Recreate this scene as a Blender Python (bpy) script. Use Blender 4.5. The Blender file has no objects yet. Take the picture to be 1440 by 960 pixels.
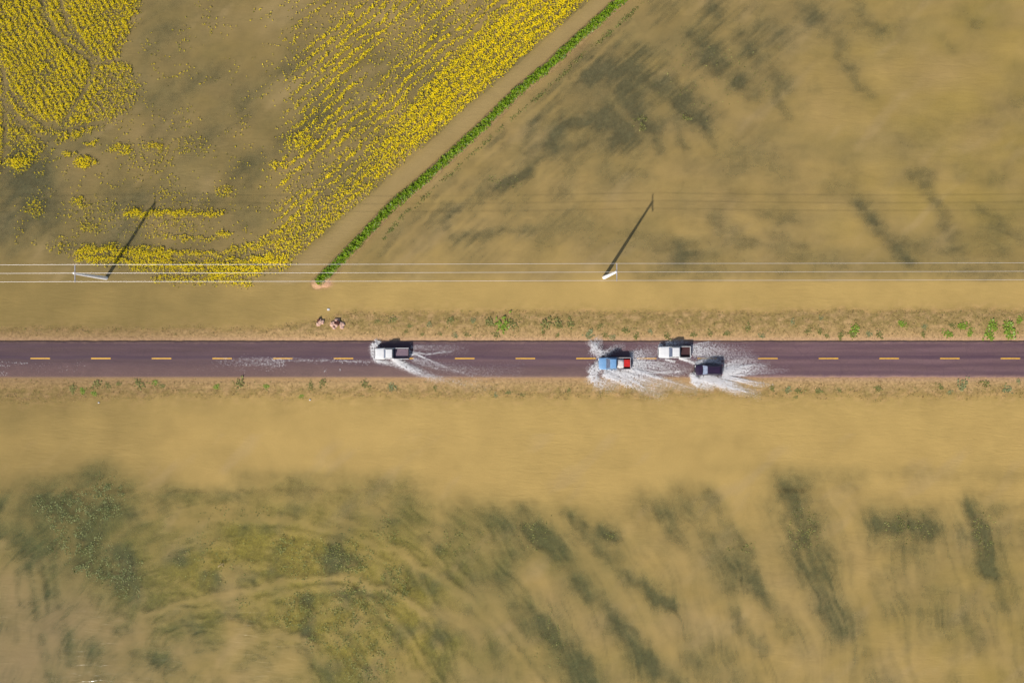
import bpy, math, random
import numpy as np
from mathutils import Vector

random.seed(7)
RNG = np.random.default_rng(7)
SC = bpy.context.scene
COL = SC.collection

# ------------------------------------------------------------------ camera, sky, sun, exposure
S = 0.117                       # metres on the ground for one pixel of the 1440 px photograph
CAM_H = 140.0
cam_data = bpy.data.cameras.new('camera')
cam_data.sensor_width = 36.0
cam_data.lens = 36.0 * CAM_H / (1440 * S)
cam_data.clip_start = 1.0
cam_data.clip_end = 12000.0
cam = bpy.data.objects.new('camera', cam_data)
cam.location = (0, 0, CAM_H)
COL.objects.link(cam)
SC.camera = cam

SUN_EL = math.radians(38.5)
TO_SUN = Vector((-0.51 * math.cos(SUN_EL), -0.86 * math.cos(SUN_EL), math.sin(SUN_EL)))
world = bpy.data.worlds.new('World')
SC.world = world
world.use_nodes = True
wn = world.node_tree
bg = wn.nodes['Background']
sky = wn.nodes.new('ShaderNodeTexSky')
sky.sky_type = 'NISHITA'
sky.sun_disc = False
sky.sun_elevation = SUN_EL
sky.sun_rotation = math.atan2(-0.51, -0.86)
sky.air_density = 1.0
sky.dust_density = 1.6
wn.links.new(sky.outputs[0], bg.inputs[0])
bg.inputs[1].default_value = 0.085

sun_data = bpy.data.lights.new('sun', 'SUN')
sun_data.energy = 3.6
sun_data.angle = math.radians(0.75)
sun_data.color = (1.0, 0.95, 0.87)
sun = bpy.data.objects.new('sun', sun_data)
sun.rotation_euler = TO_SUN.to_track_quat('Z', 'Y').to_euler()
sun.location = TO_SUN * 300
COL.objects.link(sun)

SC.view_settings.view_transform = 'Standard'
SC.view_settings.look = 'None'
SC.view_settings.gamma = 1.0
SC.view_settings.use_curve_mapping = False
SC.view_settings.exposure = 0.45
SC.cycles.transparent_max_bounces = 10
SC.cycles.max_bounces = 5
SC.cycles.diffuse_bounces = 2
SC.cycles.glossy_bounces = 2
GAIN = 1.30                     # what a white sheet lying in this light would show

# ------------------------------------------------------------------ small tools
def lin(rgb, gain=None):
    """photo colour (0-255) -> the base colour that shows it in this light"""
    c = np.asarray(rgb, float) / 255.0
    l = np.where(c <= 0.04045, c / 12.92, ((c + 0.055) / 1.055) ** 2.4)
    return l / (GAIN if gain is None else gain)

def px(u, v, z=0.0):
    """where on the level z a point of the photograph lies"""
    k = S * (CAM_H - z) / CAM_H
    return Vector(((u - 720) * k, (480 - v) * k, z))

_perm = np.random.default_rng(3).permutation(4096)
_g = np.random.default_rng(4).uniform(0, 2 * np.pi, 4096)
_gx, _gy = np.cos(_g), np.sin(_g)
def gnoise(x, y, seed=0):
    x = np.asarray(x, float); y = np.asarray(y, float)
    xi = np.floor(x).astype(np.int64); yi = np.floor(y).astype(np.int64)
    fx, fy = x - xi, y - yi
    sx = fx * fx * fx * (fx * (fx * 6 - 15) + 10); sy = fy * fy * fy * (fy * (fy * 6 - 15) + 10)
    def gr(ix, iy, dx, dy):
        h = _perm[(_perm[(ix + seed * 131) & 4095] + iy) & 4095]
        return _gx[h] * dx + _gy[h] * dy
    a = gr(xi, yi, fx, fy); b = gr(xi + 1, yi, fx - 1, fy)
    c = gr(xi, yi + 1, fx, fy - 1); d = gr(xi + 1, yi + 1, fx - 1, fy - 1)
    return (a + sx * (b - a) + sy * ((c + sx * (d - c)) - (a + sx * (b - a)))) * 1.45
def fbm(x, y, o=4, seed=0, gain=0.5):
    t, a, s = 0, 1.0, 0.0
    for i in range(o):
        t = t + a * gnoise(x * 2 ** i, y * 2 ** i, seed + i); s += a; a *= gain
    return t / s
def smooth(a, b, x):
    t = np.clip((np.asarray(x, float) - a) / (b - a), 0, 1)
    return t * t * (3 - 2 * t)
def pdist(u, v, pts):
    """distance to a polyline and the position along it (0..1)"""
    best = np.full(np.shape(u), 1e9); pos = np.zeros(np.shape(u))
    n = len(pts) - 1
    for i in range(n):
        (ax, ay), (bx, by) = pts[i], pts[i + 1]
        dx, dy = bx - ax, by - ay
        t = np.clip(((u - ax) * dx + (v - ay) * dy) / (dx * dx + dy * dy + 1e-9), 0, 1)
        d = np.hypot(u - ax - t * dx, v - ay - t * dy)
        m = d < best
        best = np.where(m, d, best); pos = np.where(m, (i + t) / n, pos)
    return best, pos

def mesh_np(name, verts, faces, mats, midx=None, smooth_shade=False, attrs=None):
    """faces: (n,3) or (n,4) int array"""
    verts = np.ascontiguousarray(verts, np.float32); faces = np.ascontiguousarray(faces, np.int32)
    me = bpy.data.meshes.new(name)
    k = faces.shape[1]
    me.vertices.add(len(verts)); me.vertices.foreach_set('co', verts.ravel())
    me.loops.add(faces.size); me.loops.foreach_set('vertex_index', faces.ravel())
    me.polygons.add(len(faces))
    me.polygons.foreach_set('loop_start', np.arange(0, faces.size, k, dtype=np.int32))
    for m in (mats if isinstance(mats, (list, tuple)) else [mats]): me.materials.append(m)
    if midx is not None: me.polygons.foreach_set('material_index', np.ascontiguousarray(midx, np.int32))
    me.polygons.foreach_set('use_smooth', np.full(len(faces), smooth_shade, bool))
    for an, (typ, arr) in (attrs or {}).items():
        a = me.attributes.new(an, typ, 'POINT')
        a.data.foreach_set('color' if typ == 'FLOAT_COLOR' else 'value', np.ascontiguousarray(arr, np.float32).ravel())
    me.update(calc_edges=True)
    me.validate()
    return me
def link(name, me, parent=None, **props):
    o = bpy.data.objects.new(name, me); COL.objects.link(o)
    if parent is not None: o.parent = parent
    for k, v in props.items(): o[k] = v
    return o
def thing(name, label, cat, loc=(0, 0, 0), rz=0.0, group=None):
    o = bpy.data.objects.new(name, None); COL.objects.link(o)
    o.location = loc; o.rotation_euler = (0, 0, rz); o.empty_display_size = 0.3
    o['label'] = label; o['category'] = cat
    if group: o['group'] = group
    return o
def pymesh(name, verts, faces, mat, smooth_shade=False):
    me = bpy.data.meshes.new(name); me.from_pydata([tuple(v) for v in verts], [], faces)
    me.materials.append(mat); me.update()
    if smooth_shade: me.polygons.foreach_set('use_smooth', [True] * len(me.polygons))
    return me

# ------------------------------------------------------------------ materials
def new_mat(name):
    m = bpy.data.materials.new(name); m.use_nodes = True
    nt = m.node_tree
    return m, nt, nt.nodes['Principled BSDF'], nt.nodes['Material Output']
def nd(nt, t, **kw):
    n = nt.nodes.new(t)
    for k, v in kw.items(): setattr(n, k, v)
    return n
def noise(nt, scale, detail=4, rough=0.55, vec=None, dist=0.0):
    n = nd(nt, 'ShaderNodeTexNoise'); n.inputs['Scale'].default_value = scale
    n.inputs['Detail'].default_value = detail; n.inputs['Roughness'].default_value = rough
    n.inputs['Distortion'].default_value = dist
    if vec is not None: nt.links.new(vec, n.inputs['Vector'])
    return n.outputs['Fac']
def math_n(nt, op, a, b=None, clamp=False):
    n = nd(nt, 'ShaderNodeMath', operation=op, use_clamp=clamp)
    for i, x in enumerate((a, b)):
        if x is None: continue
        if isinstance(x, (int, float)): n.inputs[i].default_value = x
        else: nt.links.new(x, n.inputs[i])
    return n.outputs[0]
def ramp_range(nt, x, a, b, c, d):
    n = nd(nt, 'ShaderNodeMapRange'); nt.links.new(x, n.inputs[0])
    for i, q in enumerate((a, b, c, d)): n.inputs[i + 1].default_value = q
    return n.outputs[0]
def mixc(nt, fac, a, b, mode='MIX'):
    n = nd(nt, 'ShaderNodeMix', data_type='RGBA', blend_type=mode)
    ia, ib = n.inputs[6], n.inputs[7]
    if isinstance(fac, (int, float)): n.inputs[0].default_value = fac
    else: nt.links.new(fac, n.inputs[0])
    for s, x in ((ia, a), (ib, b)):
        if hasattr(x, 'is_linked'): nt.links.new(x, s)
        else: s.default_value = (*[float(q) for q in x[:3]], 1)
    return n.outputs[2]
def geo_pos(nt):
    return nd(nt, 'ShaderNodeNewGeometry').outputs['Position']
def simple(name, a, b=None, rough=0.6, scale=6.0, metal=0.0, spec=0.5, trans=0.0, rand=False):
    """two tones of one colour mixed by noise"""
    m, nt, p, out = new_mat(name)
    b = b if b is not None else tuple(0.8 * q for q in a)
    tc = nd(nt, 'ShaderNodeTexCoord')
    f = noise(nt, scale, 3, 0.6, tc.outputs['Object'])
    f = ramp_range(nt, f, 0.3, 0.7, 0, 1)
    c = mixc(nt, f, a, b)
    nt.links.new(c, p.inputs['Base Color'])
    p.inputs['Roughness'].default_value = rough; p.inputs['Metallic'].default_value = metal
    p.inputs['Specular IOR Level'].default_value = spec
    if trans:
        t = nd(nt, 'ShaderNodeBsdfTranslucent'); nt.links.new(c, t.inputs[0])
        mx = nd(nt, 'ShaderNodeMixShader'); mx.inputs[0].default_value = trans
        nt.links.new(p.outputs[0], mx.inputs[1]); nt.links.new(t.outputs[0], mx.inputs[2])
        nt.links.new(mx.outputs[0], out.inputs[0])
    return m
def tinted(name, trans=0.25, rough=0.6):
    """colour from the mesh attribute 'tint' (one colour per leaf)"""
    m, nt, p, out = new_mat(name)
    a = nd(nt, 'ShaderNodeAttribute', attribute_name='tint')
    nt.links.new(a.outputs['Color'], p.inputs['Base Color'])
    p.inputs['Roughness'].default_value = rough; p.inputs['Specular IOR Level'].default_value = 0.25
    t = nd(nt, 'ShaderNodeBsdfTranslucent'); nt.links.new(a.outputs['Color'], t.inputs[0])
    mx = nd(nt, 'ShaderNodeMixShader'); mx.inputs[0].default_value = trans
    nt.links.new(p.outputs[0], mx.inputs[1]); nt.links.new(t.outputs[0], mx.inputs[2])
    nt.links.new(mx.outputs[0], out.inputs[0])
    return m

# ------------------------------------------------------------------ the lie of the land, in photo pixels (u right, v down)
DIKE = [(446, 398), (470, 375), (507, 337), (551, 290), (595, 254), (639, 214), (682, 175), (726, 131), (770, 95), (814, 54), (879, -4), (1010, -118), (1500, -560)]
ROAD_T, ROAD_B, ROAD_C = 479.0, 530.5, 504.0

def road_z(u, v):
    """cambered and slightly dished: the lower lane dips under the water on the left and where the cars meet"""
    t = (v - ROAD_T) / (ROAD_B - ROAD_T)
    crown = 0.032 - 0.014 * np.clip((0.5 - t) * 2, 0, 1) ** 2
    wet = 0.55 * smooth(1130, 960, u) + 0.45 * smooth(620, 380, u)
    wet = np.clip(wet + 0.25 * gnoise(u / 160, 0.0 * u, 21), 0, 1.2)
    low = np.clip((t - 0.49) / 0.51, 0, 1)
    return crown - low ** 0.5 * (0.018 + 0.066 * wet) + 0.005 * gnoise(u / 14, v / 9, 5)

def shore_top(u):
    s = 466 - 24 * smooth(360, 520, u) - 4 * smooth(900, 1440, u)
    return s + 6.5 * fbm(u / 50, u * 0 + 3.3, 4, 8)
def shore_bot(u):
    return 551 + 6 * smooth(250, 0, u) + 9 * fbm(u / 55, u * 0 + 9.1, 4, 9)

def ground_z(u, v):
    n = fbm(u / 30, v / 30, 4, 1)
    z = -0.42 + 0.10 * n
    st, sb = shore_top(u), shore_bot(u)
    # upper verge and its drop into the borrow ditch
    up = np.where(v < st, -(st - v) * 0.012, 0.075 * smooth(0, 16, v - st))
    up = np.maximum(up, -0.8)
    z = np.where((v <= ROAD_C) & (v > 396), np.maximum(up, -0.8), z)
    lo = np.where(v > sb, -(v - sb) * 0.008, 0.0 + 0.03 * smooth(0, 18, sb - v))
    lo = np.maximum(lo, -0.75)
    z = np.where((v > ROAD_C) & (v < 690), lo, z)
    k = np.exp(-((v - 396) / 14) ** 2)
    z = z - 0.2 * k * (v <= 396)
    verge = (v > st - 8) & (v < sb + 22)
    z = z + np.where(verge, 0.035 * fbm(u / 9, v / 7, 4, 2), 0)
    # bed of the road
    rz = road_z(u, v)
    inside = smooth(ROAD_T - 2, ROAD_T + 4, v) * smooth(ROAD_B + 2, ROAD_B - 4, v)
    edge = np.exp(-((v - ROAD_T) / 5) ** 2) + np.exp(-((v - ROAD_B) / 5) ** 2)
    z = z * (1 - np.clip(edge, 0, 1)) + (rz - 0.02) * np.clip(edge, 0, 1)
    z = z * (1 - inside) + (rz - 0.09) * inside
    # the dike between the two fields
    d, pos = pdist(u, v, DIKE)
    bank = 0.62 * np.exp(-(d / 9.5) ** 2) * (1 + 0.25 * fbm(u / 8, v / 8, 3, 6))
    z = np.where(v < 420, np.maximum(z, z * 0.3 * 0 - 0.42 + bank * 1.5), z)
    tip = np.exp(-(((u - 456) / 13) ** 2 + ((v - 399) / 6.5) ** 2))
    z = np.where(tip > 0.05, np.maximum(z, -0.3 + 0.5 * tip), z)
    return z

# where water plants, drowned crop and wheel ruts show through the silt: (line, half width, strength)
DARK = [
 # lower right
 ([(1112, 700), (1125, 740), (1140, 790)], 24, .95), ([(1145, 800), (1165, 850), (1185, 880)], 22, .45),
 ([(1240, 735), (1300, 742)], 24, .85), ([(1280, 770), (1320, 800)], 22, .5), ([(1365, 712), (1382, 760), (1392, 800)], 17, .9),
 ([(1420, 745), (1450, 750)], 22, .5), ([(1395, 715), (1440, 712)], 7, .45), ([(998, 700), (1022, 752), (1052, 772)], 15, .8),
 ([(1040, 785), (1066, 825), (1090, 858), (1108, 892)], 12, .75), ([(1030, 862), (1050, 890), (1075, 915)], 9, .6),
 ([(960, 690), (985, 740), (1000, 780), (1020, 830)], 16, .38), ([(1090, 675), (1150, 672), (1200, 680)], 14, .32),
 ([(735, 722), (772, 765), (812, 818), (850, 852), (880, 890), (932, 945), (990, 1000)], 13, .72),
 ([(700, 735), (745, 752), (785, 775)], 22, .62), ([(805, 728), (838, 772), (868, 800), (902, 826), (940, 850)], 11, .75),
 ([(845, 748), (862, 752)], 9, .75), ([(905, 712), (945, 722), (952, 752)], 18, .55), ([(735, 852), (772, 892), (815, 942), (850, 990)], 18, .85),
 ([(722, 895), (765, 955)], 6, .55), ([(600, 735), (650, 755), (690, 790)], 34, .5), ([(570, 720), (620, 780), (660, 840), (700, 900)], 22, .42),
 ([(1240, 830), (1330, 850), (1430, 840)], 30, .30), ([(1350, 900), (1440, 930)], 26, .25), ([(960, 900), (1000, 940), (1040, 980)], 26, .45),
 ([(1000, 655), (1200, 662), (1440, 668)], 10, .22), ([(870, 880), (905, 930), (930, 975)], 18, .4), ([(1180, 880), (1230, 930), (1260, 980)], 22, .25),
 # lower left
 ([(150, 640), (128, 668), (95, 688), (48, 712)], 16, .85), ([(70, 712), (110, 722), (160, 700)], 30, .8), ([(60, 745), (110, 760), (150, 740)], 32, .72),
 ([(95, 790), (140, 772)], 30, .6), ([(170, 780), (195, 832)], 22, .85), ([(140, 800), (175, 830)], 22, .6), ([(0, 712), (22, 722)], 16, .7), ([(0, 745), (30, 770)], 12, .5),
 ([(182, 725), (150, 762), (100, 802)], 9, .85), ([(40, 795), (48, 862)], 5, .6), ([(60, 800), (68, 856)], 5, .6), ([(76, 790), (80, 850)], 5, .6), ([(25, 800), (30, 850)], 4, .45),
 ([(55, 895), (72, 965)], 7, .5), ([(92, 890), (100, 930)], 8, .45), ([(130, 910), (140, 950)], 9, .4), ([(190, 710), (245, 692)], 12, .6), ([(265, 700), (345, 696), (405, 690)], 10, .65),
 ([(365, 717), (425, 716)], 10, .55), ([(420, 690), (490, 692), (560, 684)], 17, .5), ([(330, 672), (480, 664)], 9, .3), ([(250, 790), (330, 770), (420, 760), (500, 775)], 40, .5),
 ([(300, 820), (400, 800), (500, 812), (560, 850)], 34, .52), ([(470, 780), (540, 820), (600, 880), (640, 950)], 40, .5), ([(170, 885), (185, 868), (220, 855)], 8, .6),
 ([(295, 866), (340, 864), (390, 875), (435, 895)], 9, .6), ([(190, 920), (230, 930), (250, 935)], 9, .5), ([(350, 925), (330, 940)], 8, .4), ([(440, 880), (480, 930), (500, 980)], 38, .5), ([(470, 945), (490, 965)], 18, .6),
 ([(230, 880), (270, 900)], 30, .3),
 # upper right
 ([(1002, 14), (1008, 20)], 9, .55), ([(960, 42), (985, 62)], 13, .6), ([(1000, 78), (1012, 92)], 11, .62), ([(1035, 52), (1055, 70)], 9, .55), ([(905, 108), (925, 122)], 13, .6), ([(1018, 100), (1036, 112)], 12, .58),
 ([(940, 132), (962, 146)], 14, .55), ([(1045, 122), (1062, 134)], 9, .5), ([(890, 158), (912, 176)], 15, .75), ([(965, 160), (985, 170)], 12, .5), ([(1095, 108), (1108, 122)], 9, .42), ([(1176, 55), (1184, 62)], 8, .5), ([(1180, 78), (1194, 94)], 9, .6),
 ([(1145, 30), (1158, 44)], 9, .42), ([(1225, 34), (1240, 44)], 10, .45), ([(1130, 8), (1142, 18)], 10, .5), ([(1200, 0), (1212, 12)], 9, .4), ([(1355, 20), (1372, 32)], 13, .38), ([(1325, 50), (1340, 70)], 8, .25),
 ([(900, 20), (1000, 50), (1060, 40)], 60, .16), ([(860, 100), (950, 100), (1040, 110)], 55, .18), ([(800, 150), (880, 180)], 40, .26), ([(1120, 40), (1260, 50)], 40, .22),
 ([(920, 182), (922, 200), (930, 210)], 6, .75), ([(952, 180), (957, 198), (964, 208)], 6, .6), ([(988, 176), (996, 192), (1004, 204)], 6, .5), ([(1090, 126), (1094, 148), (1108, 162)], 6, .42), ([(1202, 102), (1205, 120), (1224, 132)], 8, .42), ([(1145, 112), (1150, 130)], 7, .3),
 ([(1010, 310), (1030, 328)], 14, .55), ([(1075, 306), (1115, 303)], 9, .5), ([(1090, 338), (1125, 352)], 12, .5), ([(960, 345), (995, 352)], 14, .5), ([(1020, 346), (1060, 342)], 8, .45), ([(1060, 240), (1120, 262), (1180, 250)], 26, .24),
 ([(1208, 285), (1224, 308), (1248, 338), (1276, 370)], 9, .72), ([(1280, 246), (1305, 250)], 9, .55), ([(1300, 262), (1316, 286), (1332, 318), (1346, 350)], 8, .6), ([(1350, 245), (1400, 250)], 10, .42), ([(1340, 345), (1395, 355)], 24, .55),
 ([(1385, 296), (1408, 312)], 12, .5), ([(1260, 338), (1300, 345)], 10, .4), ([(1420, 330), (1450, 340)], 20, .35), ([(1270, 200), (1380, 180)], 20, .22), ([(1410, 150), (1450, 145)], 12, .35),
 ([(900, 386), (1100, 384), (1290, 382), (1440, 384)], 9, .45), ([(960, 366), (1240, 368)], 10, .25), ([(930, 260), (990, 244), (1080, 232)], 12, .15),
 # right flank of the dike and the curved ruts there
 ([(626, 312), (636, 296), (665, 282), (705, 266), (740, 240), (757, 219), (783, 192), (815, 170)], 7, .62), ([(740, 230), (770, 205), (812, 172), (850, 160)], 14, .5), ([(628, 318), (640, 336), (700, 328), (740, 322)], 6, .38),
 ([(545, 345), (580, 318), (620, 300)], 16, .48), ([(780, 205), (830, 190), (870, 180)], 18, .5), ([(820, 70), (850, 90), (870, 110)], 22, .42), ([(840, 120), (862, 140), (880, 150)], 20, .5), ([(650, 260), (700, 220), (760, 170)], 14, .3),
 ([(500, 385), (620, 388), (700, 384), (800, 390)], 9, .26), ([(770, 330), (900, 352), (980, 372)], 34, .26), ([(700, 290), (820, 260), (900, 240)], 20, .2),
 # upper left field
 ([(0, 300), (30, 285), (60, 300)], 34, .75), ([(0, 255), (18, 250)], 22, .6), ([(60, 240), (48, 262)], 16, .6), ([(215, 40), (250, 10)], 18, .4), ([(235, 150), (265, 130), (290, 105)], 26, .36), ([(280, 190), (320, 165), (360, 130), (420, 80)], 16, .42),
 ([(335, 245), (370, 225), (410, 190), (470, 130)], 16, .5), ([(345, 255), (360, 235)], 16, .5), ([(160, 285), (230, 275), (300, 285)], 20, .45), ([(60, 320), (110, 330), (180, 330)], 22, .4), ([(380, 290), (345, 310)], 16, .35), ([(370, 405), (400, 408)], 6, .4),
 ([(30, 60), (100, 120), (140, 60)], 80, .30), ([(450, 200), (520, 130), (600, 50)], 40, .25), ([(480, 250), (560, 170), (700, 40)], 30, .22), ([(0, 200), (60, 230)], 30, .4), ([(330, 375), (250, 375), (130, 365)], 20, .3),
]
LIGHT = [  # silt-filled wheel tracks over the drowned field
 ([(195, 868), (255, 848), (330, 832), (420, 815), (480, 812), (540, 828), (600, 862)], 4.5, .8), ([(205, 884), (270, 860), (345, 846), (430, 830), (485, 828)], 4.0, .6),
 ([(240, 736), (330, 730), (400, 732), (480, 748), (560, 778), (630, 820), (690, 872), (760, 960)], 5, .75), ([(390, 745), (480, 762), (550, 792)], 4, .5),
 ([(455, 930), (430, 905), (395, 892), (360, 898), (330, 920), (318, 950)], 5, .65), ([(440, 950), (415, 922), (380, 912)], 4, .4), ([(520, 840), (570, 890), (610, 950)], 4, .5), ([(640, 800), (690, 850), (740, 910), (785, 970)], 6, .6),
 ([(775, 720), (815, 760), (870, 840), (930, 910), (985, 970)], 9, .5), ([(1070, 770), (1090, 810), (1110, 840)], 14, .5), ([(230, 780), (250, 740)], 14, .5), ([(155, 760), (185, 740)], 9, .5), ([(80, 690), (100, 684)], 6, .5),
 ([(545, 362), (580, 322), (640, 262), (700, 204), (780, 130), (890, 32)], 3.2, .8), ([(860, 140), (905, 190)], 5, .3),
]
RUT_C = (330.0, 1060.0)
DIKE_N = (0.662, 0.749)   # unit normal of the crop edge, away from the flowers
EDGE_P = (420.0, 363.0)

def dark_field(u, v):
    wu = u + 7 * fbm(u / 34, v / 34, 3, 31) + 3 * gnoise(u / 9, v / 9, 34)
    wv = v + 7 * fbm(u / 34, v / 34, 3, 41) + 3 * gnoise(u / 9, v / 9, 44)
    D = np.zeros(u.shape)
    for pts, w, s in DARK:
        xs = [p[0] for p in pts]; ys = [p[1] for p in pts]; m3 = 3.0 * w + 16
        m = (u > min(xs) - m3) & (u < max(xs) + m3) & (v > min(ys) - m3) & (v < max(ys) + m3)
        if not m.any(): continue
        d, pos = pdist(wu[m], wv[m], pts)
        g = 0.92 * s * np.exp(-(d / (w * 1.28)) ** 2)
        D[m] = 1 - (1 - D[m]) * (1 - g)
    # crop rows: rings about RUT_C below, parallel to the dike above, level to the far right
    r = np.hypot(u - RUT_C[0], v - RUT_C[1]); th = np.arctan2(v - RUT_C[1], u - RUT_C[0])
    rw = r + 20 * fbm(u / 85, v / 85, 3, 52)
    low = fbm(rw / 19, th * 6.5 + 0.5 * fbm(u / 60, v / 60, 2, 54), 4, 51)
    al = u * 0.749 - v * 0.662; ac = u * 0.662 + v * 0.749
    acw = ac + 22 * fbm(u / 80, v / 80, 3, 62)
    up1 = fbm(acw / 17, al / 58, 4, 61)
    up2 = fbm((v + 24 * fbm(u / 110, v / 90, 3, 72)) / 16, u / 70, 4, 71)
    t = smooth(820, 1250, u + 1.2 * (v - 150))
    up = up1 * (1 - t) + up2 * t
    row = np.where(v > 560, low, up)
    cloud = fbm(u / 70, v / 60, 4, 81)
    base = np.where(v > 560, smooth(630, 780, v) * (0.24 + 0.08 * smooth(900, 300, u)), smooth(398, 350, v) * (np.where(u > 1050, 0.20, 0.24) + 0.22 * np.exp(-((u - 900) / 190) ** 2 - ((v - 90) / 120) ** 2) + 0.10 * np.exp(-((u - 690) / 110) ** 2 - ((v - 260) / 90) ** 2) - 0.10 * np.exp(-((u - 1300) / 130) ** 2 - ((v - 110) / 90) ** 2)))
    olz = np.exp(-((u - 400) / 190) ** 2 - ((v - 800) / 85) ** 2) + 0.9 * np.exp(-((u - 540) / 110) ** 2 - ((v - 900) / 90) ** 2)
    fine = gnoise(rw / 5.0, th * 9.0, 57) + 0.7 * gnoise(rw / 2.6, th * 12.0, 58)
    fine_up = gnoise(ac / 6.0, al / 70, 63) + 0.6 * gnoise(ac / 3.2, al / 50, 64)
    base = base * (1 + 0.55 * fine * (v > 640) + 0.6 * fine_up * (1 - t) * (v < 398) * smooth(20, 60, (u - EDGE_P[0]) * DIKE_N[0] + (v - EDGE_P[1]) * DIKE_N[1])) + 0.29 * (1 + 0.5 * fine) * np.clip(olz, 0, 1)
    D = np.clip(D * np.clip(0.95 + 0.35 * row + 0.45 * cloud, 0.1, 1.4) + base * np.clip(0.70 + 0.95 * row + 1.7 * cloud, 0, 2.4), 0, 1)
    for pts, w, s in LIGHT:
        d, pos = pdist(wu, wv, pts)
        D = D * (1 - 0.85 * s * np.exp(-(d / (w * 1.15)) ** 2))
    D = D * np.where((v > 392) & (v < 600), np.where(v < 500, smooth(402, 392, v), 0), 1) * np.where(v > 560, smooth(618, 672, v), 1)
    dd = ((u - EDGE_P[0]) * DIKE_N[0] + (v - EDGE_P[1]) * DIKE_N[1])
    D = np.where((v < 400) & (dd > 0) & (dd < 26) & (u < 960), D * 0.12, D)     # the open ditch beside the dike
    return np.clip(D, 0, 1)

def soil_colour(u, v):
    n1 = fbm(u / 22, v / 22, 4, 12)[:, None]; n2 = fbm(u / 5, v / 5, 3, 13)[:, None]
    mud = lin((150, 122, 78)); weed = lin((70, 84, 48)); dark = lin((94, 88, 66)); blue = lin((70, 76, 58))
    olive = lin((134, 124, 50))
    greenish = np.where(v > 600, smooth(1000, 500, u) * 0.25 + 0.6, 0.3)[:, None]
    under = dark * (1 - greenish) + weed * greenish
    ol = (np.clip(1.25 * np.exp(-((u - 400) / 210) ** 2 - ((v - 800) / 95) ** 2) + np.exp(-((u - 540) / 120) ** 2 - ((v - 900) / 95) ** 2), 0, 1) * smooth(-0.5, 0.2, fbm(u / 50, v / 50, 3, 17)))[:, None]
    under = under * (1 - ol) + olive * ol
    under = under * (1 + 0.30 * n1 + 0.25 * n2)
    st, sb = shore_top(u), shore_bot(u)
    verge = (smooth(396, 408, v) * smooth(650, 620, v))[:, None]
    dry = lin((196, 160, 110)); dry2 = lin((160, 136, 82)); pink = lin((194, 156, 124))
    fr = np.clip(0.5 + 1.2 * fbm(u / 12, v / 6, 4, 14), 0, 1)[:, None]
    fr = np.clip(fr * smooth(0, 26, np.minimum(np.abs(v - ROAD_T), np.abs(v - ROAD_B)))[:, None] * 1.5, 0, 1)
    vc = dry * (1 - fr) + dry2 * fr
    nearr = np.exp(-(np.minimum(np.abs(v - ROAD_T), np.abs(v - ROAD_B)) / 5) ** 2)[:, None]
    vc = vc * (1 - 0.7 * nearr) + pink * 0.7 * nearr
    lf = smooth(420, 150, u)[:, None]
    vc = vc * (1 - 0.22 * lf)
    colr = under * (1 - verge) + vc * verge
    db, _ = pdist(u, v, DIKE)
    bankm = np.clip(np.exp(-(db / 17) ** 4) * (v < 408), 0, 1)[:, None]
    colr = colr * (1 - bankm) + lin((160, 132, 88)) * bankm
    tip = np.clip(np.exp(-(((u - 456) / 14) ** 2 + ((v - 400) / 7) ** 2)) * 1.8, 0, 1)[:, None]
    colr = colr * (1 - tip) + lin((212, 165, 128)) * tip
    colr = np.clip(colr * (1 + 0.10 * n2), 0.004, 0.8)
    return colr

# ------------------------------------------------------------------ grids: fine in view, ever coarser to the horizon
def axis(half, step):
    n = int(round(half / step)); a = list(np.linspace(-half, half, 2 * n + 1))
    x, st, out = half, step, []
    while x < 4000: st *= 1.28; x += st; out.append(x)
    return np.array([-q for q in out[::-1]] + a + out)
def grid(step, hx, hy):
    X, Y = np.meshgrid(axis(hx, step), axis(hy, step))
    ny, nx = X.shape
    i = np.arange(nx * ny).reshape(ny, nx)
    f = np.stack([i[:-1, :-1], i[:-1, 1:], i[1:, 1:], i[1:, :-1]], -1).reshape(-1, 4)
    x, y = X.ravel(), Y.ravel()
    return x, y, x / S + 720, 480 - y / S, f
def far_fade(x, y):
    return smooth(180, 110, np.abs(x)) * smooth(140, 80, np.abs(y))

# ---- ground
x, y, u, v, F = grid(0.36, 90, 62)
z = ground_z(u, v)
colr = soil_colour(u, v)

m, nt, p, out = new_mat('soil_and_drowned_field')
a = nd(nt, 'ShaderNodeAttribute', attribute_name='soil')
pos = geo_pos(nt)
f1 = ramp_range(nt, noise(nt, 2.2, 5, 0.65, pos), 0.3, 0.7, 0.72, 1.26)
f2 = ramp_range(nt, noise(nt, 9.0, 3, 0.6, pos), 0.3, 0.7, 0.84, 1.14)
c = mixc(nt, 1.0, a.outputs['Color'], math_n(nt, 'MULTIPLY', f1, f2), 'MULTIPLY')
nt.links.new(c, p.inputs['Base Color']); p.inputs['Roughness'].default_value = 0.9
p.inputs['Specular IOR Level'].default_value = 0.15
b = nd(nt, 'ShaderNodeBump'); b.inputs['Strength'].default_value = 0.5; b.inputs['Distance'].default_value = 0.12
nt.links.new(noise(nt, 3.5, 5, 0.65, pos), b.inputs['Height']); nt.links.new(b.outputs[0], p.inputs['Normal'])
GROUND_MAT = m
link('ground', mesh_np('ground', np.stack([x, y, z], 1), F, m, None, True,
     {'soil': ('FLOAT_COLOR', np.concatenate([colr, np.ones((len(x), 1))], 1))}), kind='structure')

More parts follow.
